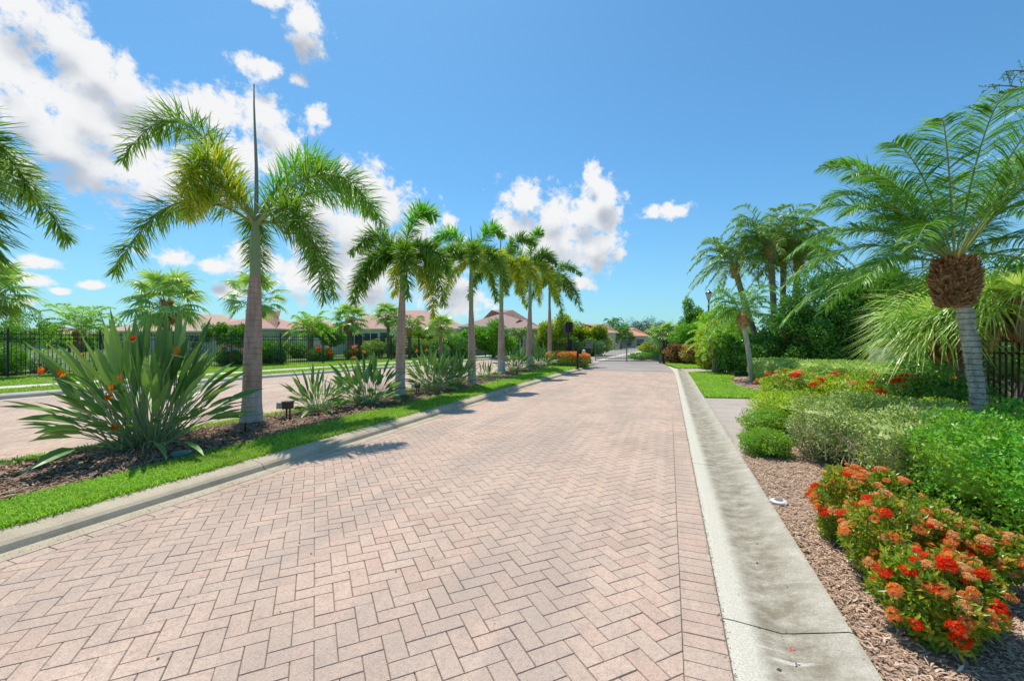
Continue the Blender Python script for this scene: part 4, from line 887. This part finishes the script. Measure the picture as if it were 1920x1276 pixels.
# behind the left fence
bush('bush', 'dark bush behind the fence at the left edge', 12, 17, [(0, 0, .6, .7, .6, .6)], 'mid', 4000, .08, z0=.12)
bush('bush', 'silvery bush behind the fence left of the big bird of paradise', 80, 18.5, [(0, 0, .45, 1.2, .5, .42)], 'silver', 4500, .08, z0=.12)
for px, d, m, lb, rf in [(435, 23.5, 'dark', 'dark shrub with red blooms behind the fence, left of the thick palm', 9), (510, 25, 'mid', 'green shrub behind the fence right of the thick palm', 0), (600, 28, 'dark', 'rusty flowered shrub behind the fence under the rounded date palm', 6), (668, 31, 'mid', 'red flowered shrub by the fence left of the second palm', 8)]:
    L = [(-.35, 0, .42, .5, .5, .4), (.35, .1, .45, .5, .5, .42)]; t = bush('garden_shrub', lb, px, d, L, m, 3800, .10, z0=.12)
    if rf: heads(t, [(0, 0, .55, .8, .6, .5)], rf, [HEADBIG[0], HEADBIG[1]], 1.3, facing=(.5, -.8, .3), name='bloom')
bush('bush', 'leafy bush in front of the cream house left corner', 545, 34, [(-1.5, 0, .7, 1.3, .9, .7), (.6, .3, .6, 1.3, .9, .6)], 'mid', 6000, .17, z0=.12)
bush('bush', 'dark rounded bushes in front of the cream house porch', 760, 36, [(-2.6, 0, .75, 1.1, .8, .7), (-.8, 0, .85, 1.2, .8, .8), (1.0, 0, .8, 1.2, .8, .75), (2.6, .2, .85, 1.2, .8, .8)], 'boxh', 11000, .15, z0=.12)
tree('leafy_tree', 'bright leafy tree left of the tan house', 925, 36, [(-1.6, 0, 1.6, 1.5, 1.2, 1.4), (0, 0, 1.7, 1.5, 1.2, 1.5), (1.0, 0, 1.1, 1.3, 1.0, 1.1), (-2.8, 0, 1.2, 1.3, 1, 1.2)], 'green1', 16000, .2)
bush('bush', 'dark bush at the end of the left fence', 862, 33, [(0, 0, .8, 1.2, .8, .8), (-1.4, 0, .7, .9, .8, .7)], 'dark', 6000, .16, z0=.12)
tree('areca_clump', 'yellow green feathery clump right of the tan house', 1046, 41, [(-1.0, 0, 2.0, 1.3, 1.0, 1.6), (.6, 0, 2.4, 1.2, 1.0, 1.6), (-.2, -.2, 1.0, 1.8, 1.0, 1.0)], 'yel', 12000, .22)
tree('leafy_tree', 'mottled green tree just left of the gate', 1100, 44, [(-1.4, 0, 2.0, 1.6, 1.2, 1.5), (.6, 0, 2.0, 1.6, 1.2, 1.4), (0, -.2, 1.0, 2.4, 1.2, 1.0), (1.8, .2, 1.3, 1.1, 1, 1.0)], 'yel', 14000, .22)
bush('bush', 'dark hedge under the mottled tree by the gate', 1085, 42, [(-1.2, 0, .9, 1.5, .8, .9), (1.2, 0, .8, 1.3, .8, .8)], 'dark', 6000, .18)
tree('leafy_tree', 'small leafy tree behind the fence left of the thick palm', 420, 30, [(-.6, 0, 2.0, 1.0, .9, .9), (.5, 0, 2.1, 1.0, .9, .9)], 'mid', 8000, .15)
tree('leafy_tree', 'mid green garden tree between the rounded date palm and the skirted fan palm', 618, 38, [(-.6, 0, 2.2, 1.1, .9, 1.0), (.6, 0, 2.0, 1.1, .9, 1.0)], 'mid', 8000, .17)
tree('leafy_tree', 'yellowish garden tree in front of the gap between the cream and tan houses', 800, 40, [(-.8, 0, 2.3, 1.2, .9, 1.2), (.8, 0, 2.0, 1.2, .9, 1.1)], 'yel', 8000, .17)
# more distant greenery
for px, d, h, w, lb in [(60, 75, 6.5, 7, 'distant broad tree over the left fence'), (25, 60, 4.2, 5, 'distant tree behind the fan palm at the left edge'), (215, 70, 4.5, 7, 'distant tree line over the young feathery palm'), (1165, 95, 5, 4, 'leafy tree between the two far houses'), (1205, 150, 10, 14, 'hazy tree group behind the orange roof'), (1190, 150, 9, 12, 'hazy tree mass left of the road end'), (1235, 120, 7, 9, 'hazy tree behind the right gate post fan palm'), (130, 55, 2.6, 5, 'low tree behind the silvery bush')]:
    tree('distant_tree', lb, px, d, [(-w*.3, 0, h*.55, w*.35, w*.3, h*.4), (w*.15, 0, h*.62, w*.38, w*.3, h*.4), (w*.4, 0, h*.45, w*.3, w*.3, h*.35)], 'hazytree' if d > 100 else 'mid', 4500, .35 if d > 60 else .28, group='distant trees on the horizon')
mb = MB()
for i in range(70):
    px = -400+i*44+rng.uniform(-20, 20); d = rng.uniform(190, 260)
    X, Y = pt(px, d); h = rng.uniform(4, 8); cloud(mb, (X, Y, h*.5), (8, 8, h*.6), 420, 1.1, shell=.3)
tag(mb.build('distant_woods', M['hazytree']), 'low belt of far off trees along the horizon', 'trees', kind='stuff')
# twig hanging in at the top right
def branch_tree():
    X, Y = pt(2080, 7.0); t = thing('overhanging_tree', 'tree whose leafy twigs reach into the top right corner', 'tree', (X, Y, .03)); mb = MB(); zt = 4.6
    mb.tube(bez((0, 0, -.05), (.1, 0, 2.4), (0, 0, zt), 10), np.linspace(.16, .09, 10), 10); lf = MB()
    tips = [(-1.95, 5.6, 0), (-1.88, 5.3, .1), (-1.7, 5.85, 0), (-1.8, 5.45, -.2), (-1.3, 4.75, .1), (-1.35, 5.7, 0), (-.8, 5.4, -.2), (.8, 5.2, 0), (.5, 5.6, .6)]
    for a, z, b in tips:
        e = RV*a+FV*b+UP*z; c = (e*np.array((.45, .45, 1))+UP*.15); P = bez((0, 0, zt-.3), c, e, 14); mb.tube(P, np.linspace(.04, .005, 14), 6)
        for q in P[4:]:
            for k in range(3):
                dv = nrm(rdir(1)[0]+(e-c)*.4); L_ = rng.uniform(.1, .26); mb.tube([q, q+dv*L_], [.004, .002], 4, cap=False); n = 11; u = rng.uniform(.2, 1, n)[:, None]; lf.leaves(q+dv*L_*u, rdir(n)+dv*.5, rdir(n), .035, .018)
    mb.build('trunk', M['bark'], t); lf.build('leaves', M['dark'], t)
branch_tree()

# ------------------------------------------------------------------ fences
def fence(pts, H, z0, label, bay=2.4, pitch=.115, pw=.018, post=.06, ball=False):
    t = thing('picket_fence', label, 'fence', (pts[0][0], pts[0][1], z0)); o0 = np.array((*pts[0], 0)); P = np.array(pts, float)
    L = np.concatenate([[0], np.cumsum(np.linalg.norm(np.diff(P, axis=0), axis=1))]); at = lambda s_: np.array((np.interp(s_, L, P[:, 0]), np.interp(s_, L, P[:, 1]), 0))-o0
    k = int(L[-1]/bay); ss = np.linspace(0, L[-1], k+1)
    for i, s_ in enumerate(ss):
        q = at(s_); d = at(min(s_+.05, L[-1]))-at(max(s_-.05, 0)); ang = math.atan2(d[1], d[0])
        mb = MB(); mb.box(q+UP*(H/2+.03), (post, post, H+.06), ang); mb.box(q+UP*(H+.072), (post+.02, post+.02, .02), ang); mb.build('post', M['black'], t)
        if i == k: break
        a, b = s_+post/2, ss[i+1]-post/2; pn = MB(); n = int((b-a)/pitch); mid = (at(a)+at(b))/2; w = np.linalg.norm((at(b)-at(a))[:2]); an = math.atan2(*(at(b)-at(a))[1::-1])
        for s2 in np.linspace(a+pitch*.5, b-pitch*.5, n):
            r_ = at(s2); pn.box(r_+UP*(H*.5+.02), (pw, pw, H-.06), an); pn.box(r_+UP*(H+.01), (pw*.9, pw*.9, .05), an, taper=.15)
        pn.build('picket_panel', M['black'], t)
        for z in (.14, H-.30, H-.12): rl = MB(); rl.box(mid+UP*z, (w, .028, .032), an); rl.build('rail', M['black'], t)
    return t
fence([(-25.0, -1.5), (-23, 8), (-20.9, 17.5), (-17.8, 27.6), (-15.4, 35)], 1.72, .12, 'long black metal picket fence along the far sidewalk')
fence([pt(1807, 7.0), (4.75, 7.2), (4.85, 5.2), (4.9, 3.2)], 1.55, .03, 'black picket fence behind the near date palm', bay=1.6, pitch=.10, pw=.02)
fence([pt(1250, 29.6), pt(1296, 28.5), pt(1340, 29.0)], 1.45, .03, 'short black fence right of the gate behind the crotons', bay=1.6)
fence([pt(1040, 34), pt(1075, 32), pt(1098, 30.5)], 1.4, .0, 'short black fence left of the gate', bay=1.6)
def boards():
    a, b = np.array((*pt(1630, 13.5), 0)), np.array((*pt(1960, 9.6), 0)); t = thing('board_fence', 'pale beige board fence behind the fan palm', 'fence', (a[0], a[1], .03)); d = b-a; L = np.linalg.norm(d); an = math.atan2(d[1], d[0]); n = int(L/.16); mb = MB()
    for i in range(n): mb.box(d*(i+.5)/n+UP*.62, (L/n-.012, .022, 1.25), an)
    mb.build('boards', M['vinyl'], t); mb = MB()
    for z in (.2, 1.05):
        mb = MB(); mb.box(d*.5+UP*z+np.array((-sin(an), cos(an), 0))*.03, (L, .03, .09), an); mb.build('rail', M['vinyl'], t)
boards()

# ------------------------------------------------------------------ gate and its hardware
def gate():
    x0, x1, y = -4.93, -.5, 30.0; gr = 'wrought iron drive gate leaves'
    for s_, (a, b), lb in ((1, (x0+.1, -2.74), 'left leaf of the iron drive gate'), (-1, (-2.68, x1-.1), 'right leaf of the iron drive gate')):
        t = thing('gate_leaf', lb, 'gate', (a, y, 0), gr); w = b-a; mb = MB()
        top = lambda u: 1.42+.16*(u if s_ == 1 else 1-u)**1.5
        for x in (0, w): mb.box((x, 0, .06+top(x/w)/2), (.045, .05, top(x/w)))
        for z in (.12, .30): mb.box((w/2, 0, z), (w, .04, .05))
        us = np.linspace(0, 1, 12)
        for o in (0, -.16): mb.tube([(u*w, 0, top(u)+o) for u in us], .022, 6)
        mb.build('gate_frame', M['dgrey'], t); mb = MB(); n = 21
        for i in range(1, n): u = i/n; mb.box((u*w, 0, .1+top(u)/2+.05), (.013, .013, top(u)-.02)); mb.box((u*w, 0, top(u)+.13), (.018, .018, .06), taper=.1)
        mb.build('pickets', M['dgrey'], t)
    for px, d, H, lb in ((1105, 28.6, 1.25, 'black gate post with a dark operator box on top, left of the gate'), (1245, 28.2, 1.5, 'thick black gate post on the right of the gate')):
        X, Y = pt(px, d); t = thing('gate_post', lb, 'gate post', (X, Y, 0)); mb = MB(); mb.box((0, 0, H/2), (.17, .17, H)); mb.box((0, 0, H+.02), (.22, .22, .05)); mb.box((0, 0, .1), (.21, .21, .2)); mb.build('post', M['black'], t)
        mb = MB()
        if px == 1105: mb.box((-.02, -.05, H-.05), (.42, .3, .42)); mb.box((-.02, -.05, H+.19), (.46, .34, .05)); mb.build('operator_box', M['dgrey'], t)
        else: mb.box((-.22, -.05, .30), (.2, .2, .55)); mb.build('gate_motor', M['dgrey'], t)
gate()
def post_things():
    X, Y = pt(1066, 25.5); t = thing('traffic_sign', 'tall black sign post seen from behind left of the gate', 'sign', (X, Y, .1)); mb = MB(); mb.box((0, 0, 1.25), (.1, .1, 2.5)); mb.box((0, 0, .03), (.2, .2, .06)); mb.build('post', M['black'], t)
    mb = MB(); mb.box((.03, .06, 2.2), (.42, .03, .62), YAW-.2); mb.build('sign_panel', M['black'], t); mb = MB()
    mb.box((-.2, .08, 2.1), (.3, .03, .5), YAW+.5); mb.build('side_panel', M['dgrey'], t)
    X, Y = pt(1070, 24.6); t = thing('control_cabinet', 'black box cabinet on a pole behind the orange hedge', 'cabinet', (X, Y, .1)); mb = MB(); mb.box((0, 0, 1.1), (.26, .2, .66)); mb.box((0, 0, 1.45), (.3, .24, .04)); mb.build('cabinet', M['black'], t); mb = MB(); mb.box((0, 0, .4), (.1, .1, .8)); mb.build('post', M['black'], t)
    X, Y = gp(1083, 691, .1); t = thing('keypad_post', 'black goose neck keypad post on the grass in front of the orange hedge', 'keypad', (X, Y, .1)); mb = MB(); mb.tube([(0, 0, 0), (0, 0, .75), (.03, 0, .9), (.12, 0, .95)], .055, 8); mb.box((0, 0, .015), (.22, .22, .03)); mb.build('post', M['black'], t)
    mb = MB(); mb.box((.13, -.05, .85), (.16, .10, .22)); mb.build('keypad_box', M['black'], t)
    for px, d, lb, s_ in ((1095, 27.5, 'white bollard left of the gate post', 1), (1089, 30, 'smaller white bollard farther back by the gate', .8)):
        X, Y = pt(px, d); t = thing('bollard', lb, 'bollard', (X, Y, 0)); mb = MB(); mb.lathe([(.10*s_, 0), (.10*s_, .82*s_), (.085*s_, .9*s_), (.03*s_, .94*s_)], (0, 0, 0), 12); mb.build('post', M['white'], t, smooth=False); mb = MB(); mb.lathe([(.13*s_, 0), (.13*s_, .05)], (0, 0, 0), 12); mb.build('base', M['white'], t)
    # lamp post
    X, Y = pt(1329, 29.0); H = hz(562, 29); t = thing('street_lamp', 'black street lamp with a glass lantern among the palms', 'street lamp', (X, Y, 0))
    mb = MB(); mb.lathe([(.14, 0), (.12, .5), (.06, .6), (.05, H-.1), (.08, H)], (0, 0, 0), 10); mb.build('post', M['black'], t)
    mb = MB(); mb.lathe([(.08, H), (.12, H+.05), (.20, H+.42)], (0, 0, 0), 8); mb.build('lantern', M['lens'], t)
    mb = MB(); mb.lathe([(.24, H+.42), (.2, H+.5), (.06, H+.62), (.02, H+.72)], (0, 0, 0), 8); mb.build('lamp_cap', M['black'], t)
post_things()
def spot(px, py, sc, lb, ang):
    X, Y = gp(px, py, .11); t = thing('landscape_spotlight', lb, 'spotlight', (X, Y, .11), 'landscape spotlights on the median'); t.rotation_euler[2] = ang; t.scale = (sc,)*3
    mb = MB()
    for x in (-.022, .028): mb.box((x, 0, .07), (.018, .02, .2))
    mb.build('stake', M['bronze'], t); mb = MB(); mb.box((0, 0, .205), (.11, .13, .10)); mb.box((.0, 0, .262), (.13, .15, .015)); mb.build('housing', M['bronze'], t)
    mb = MB(); mb.box((-.10, 0, .205), (.09, .115, .09), taper=1.0); mb.build('lens', M['lens'], t)
spot(540, 785, 1.15, 'bronze box spotlight on stakes right of the thick palm', .35); spot(783, 738, 1.0, 'small stake light left of the flowering clump', .35)
def stake(px, py, lb):
    X, Y = gp(px, py, .11); t = thing('irrigation_head', lb, 'sprinkler', (X, Y, .11), 'sprinkler risers in the mulch'); mb = MB(); mb.lathe([(.012, 0), (.012, .12), (.018, .125), (.018, .15), (.01, .155)], (0, 0, 0), 8); mb.build('riser', M['black'], t)
stake(460, 812, 'thin dark sprinkler riser in front of the thick palm'); stake(753, 754, 'thin dark sprinkler riser in front of the second palm')
def smalls():
    X, Y = gp(340, 857, .11); t = thing('valve_box', 'teal irrigation valve cap in the mulch near the big clump', 'valve box', (X, Y, .105)); mb = MB(); mb.lathe([(.085, 0), (.09, .05), (.098, .052), (.098, .066), (.07, .075), (.02, .077)], (0, 0, 0), 18); mb.build('body', M['teal'], t)
    X, Y = gp(1460, 941, .04); t = thing('drain_cover', 'round white drain cover set in the tan mulch', 'drain cover', (X, Y, .03)); mb = MB(); mb.lathe([(.065, 0), (.068, .022), (.055, .03), (.04, .031)], (0, 0, 0), 20); mb.build('ring', M['white'], t); mb = MB(); mb.lathe([(.036, .02), (.034, .036), (.01, .038)], (0, 0, 0), 14); mb.build('grate', M['dgrey'], t)
    X, Y = gp(1498, 999, .04); mb = MB(); k = 1; mb.lathe([(.02, -.01), (.03, 0), (.022, .012), (.005, .016)], (0, 0, 0), 8); o = mb.build('stone', M['vinyl']); o.location = (X, Y, .035); o.scale = (1.5, .7, .8); tag(o, 'pale stone lying in the tan mulch', 'stone')
    a, b = np.array((*gp(38, 890, .12), .125)), np.array((*gp(92, 868, .12), .14)); mb = MB(); mb.tube(bez(a, (a+b)/2+UP*.03, b, 8), [.004, .012, .015, .016, .016, .014, .010, .006], 6); tag(mb.build('fallen_stalk', M['stem']), 'fallen green leaf stalk lying on the mulch at the left', 'leaf stalk')
    X, Y = gp(1512, 1233, .03); mb = MB(); 
    mb.leaves([(0, 0, .0), (0, 0, 0), (0, 0, 0)], [(1, .2, .3), (-.3, 1, .3), (-.6, -.7, .3)], [(0, 0, 1)]*3, .02, .012); o = mb.build('fallen_petal', M['redf']); o.location = (X-.05, Y+.02, .035); tag(o, 'tiny red petal fallen on the gutter concrete', 'petal')
smalls()

# ------------------------------------------------------------------ houses
def hip(mb, x0, x1, y0, y1, z, h, ov=.5, ridge=None, mi=0):
    x0, x1, y0, y1 = x0-ov, x1+ov, y0-ov, y1+ov; dy = (y1-y0)/2; r = ridge if ridge is not None else dy
    V = [(x0, y0, z), (x1, y0, z), (x1, y1, z), (x0, y1, z), (x0+r, y0+dy, z+h), (x1-r, y0+dy, z+h)]
    mb.add(V, [(0, 1, 5, 4)], mi); mb.add(V, [(2, 3, 4, 5)], mi); mb.add(V, [(1, 2, 5)], mi); mb.add(V, [(3, 0, 4)], mi)
def house(label, px, d, W, D, z0, H, rh, wm, rm, wins=(), wings=(), rot=0, door=None, porch=None):
    X, Y = pt(px, d); t = thing('house', label, 'house', (X, Y, z0), 'tile roofed houses'); t.rotation_euler[2] = YAW+rot
    mb = MB(); mb.box((0, D/2, H/2), (W, D, H)); 
    for (a, b, y0, dep, h2, r2) in wings: mb.box(((a+b)/2, y0+dep/2+.01, h2/2), (b-a, dep, h2))
    mb.build('wall', wm, t)
    mb = MB(); hip(mb, -W/2, W/2, 0, D, H+.14, rh); 
    for (a, b, y0, dep, h2, r2) in wings: hip(mb, a, b, y0, y0+dep, h2+.15, r2)
    mb.build('roof', rm, t)
    mb = MB(); mb.box((0, D/2, H+.07), (W+1.0, D+1.0, .13))
    for (a, b, y0, dep, h2, r2) in wings: mb.box(((a+b)/2, y0+dep/2, h2+.075), (b-a+1, dep+1, .13))
    mb.build('fascia', M['trim'], t)
    for (x, z, w, h, y) in wins:
        f = MB(); fr = .07
        for c, s_ in (((x-w/2-fr/2, y-.03, z), (fr, .06, h+2*fr)), ((x+w/2+fr/2, y-.03, z), (fr, .06, h+2*fr)), ((x, y-.03, z+h/2+fr/2), (w, .06, fr)), ((x, y-.03, z-h/2-fr/2), (w, .06, fr)), ((x, y-.028, z), (w, .04, .04))): f.box(c, s_)
        fo = f.build('window', M['trim'], t); g = MB(); g.box((x, y-.012, z), (w, .02, h)); g.build('pane', M['glass'], fo)
    if porch:
        x, w, h, y = porch; f = MB()
        for k in np.linspace(-w/2, w/2, 4): f.box((x+k, y-.05, h/2), (.10, .1, h))
        f.box((x, y-.05, h+.03), (w+.1, .1, .1)); f.box((x, y-.05, .75), (w, .08, .08)); fo = f.build('screened_porch', M['white'], t); g = MB(); g.box((x, y-.02, h/2), (w, .03, h-.05)); g.build('screen', M['screen'], fo)
    return t
house('cream house with a pink tile roof and dark screened porch', 735, 48, 16, 12, -.1, 2.85, 2.5, M['wallA'], M['roofA'], wins=[(-5.9, 1.7, .8, 1.6, 0), (-4.8, 1.7, .8, 1.6, 0), (-.9, 1.7, .9, 1.7, 0), (4.5, 1.7, 1.5, 1.4, 0)], wings=[], porch=(-2.9, 2.7, 2.5, 0), rot=-.05)
house('low pink roofed house end left of the cream house', 548, 45, 8.5, 9, -.1, 2.6, 1.6, M['wallA'], M['roofA'], wins=[(-1.5, 1.6, 1.5, 1.4, 0)], rot=-.02)
house('low roofed house behind the big bird of paradise', 330, 44, 13, 10, -.1, 2.5, 2.0, M['wallB'], M['roofD'], wins=[(2, 1.5, 1.2, 1.2, 0), (-3, 1.5, 1.2, 1.2, 0)], rot=.1)
house('house end with a tan roof behind the fan palm near the thick palm', 455, 42, 6, 9, -.1, 2.7, 2.1, M['wallB'], M['roofA'], wins=[(0, 1.6, 1.2, 1.3, 0)], rot=.05)
house('tan house with a brown tile roof and arched entry', 935, 45, 7.5, 10, -.1, 3.0, 2.1, M['wallB'], M['roofB'], wins=[(2.2, 1.3, .8, 2.4, -1.99), (-1, 1.4, 1.2, 1.6, 0)], wings=[(1.0, 4.2, -2, 4, 2.7, 1.0)], rot=-.05)
house('far house with an orange tile roof beyond the gate', 1190, 95, 5.5, 8, 0, 2.6, 1.9, M['wallB'], M['roofC'], wins=[(1.2, 1.2, 1.6, 1.5, 0)], rot=0)
house('far pink walled house beyond the gate', 1128, 75, 5.0, 9, 0, 2.9, 1.7, M['wallP'], M['roofA'], wins=[(.6, 1.4, 1.2, 1.4, 0)], rot=.1)
for i, (px, d, rm) in enumerate([(205, 80, 'roofD'), (60, 85, 'roofA')]): house(['distant tan roofed house over the left fence', 'distant pink roofed house near the left edge'][i], px, d, 12, 9, -.1, 2.6, 2.0, M['wallB'], M[rm], wins=[(0, 1.5, 1.4, 1.3, 0)])
mb = MB(); X, Y = pt(1200, 47); mb.box((X, Y, .1), (.9, .35, .18)); 
mb.f = []; mb.v = []; mb.n = 0
# pond behind the left fence
mb = MB(); a = np.linspace(0, 2*pi, 24, endpoint=False); c = np.array(pt(110, 27)); mb.poly([tuple(c+np.array((cos(q)*5.5, sin(q)*3.2))) for q in a], .134)
m, t_ = mat('pond water'); t_.put(t_.bs.inputs['Base Color'], (.10, .14, .13)); t_.bs.inputs['Roughness'].default_value = .08; bump(t_, t_.noise(opos(t_), 6, 3), .1, .02); struct(mb.build('water', m))
scn.render.engine = 'CYCLES'
print('objects', len(scn.objects))
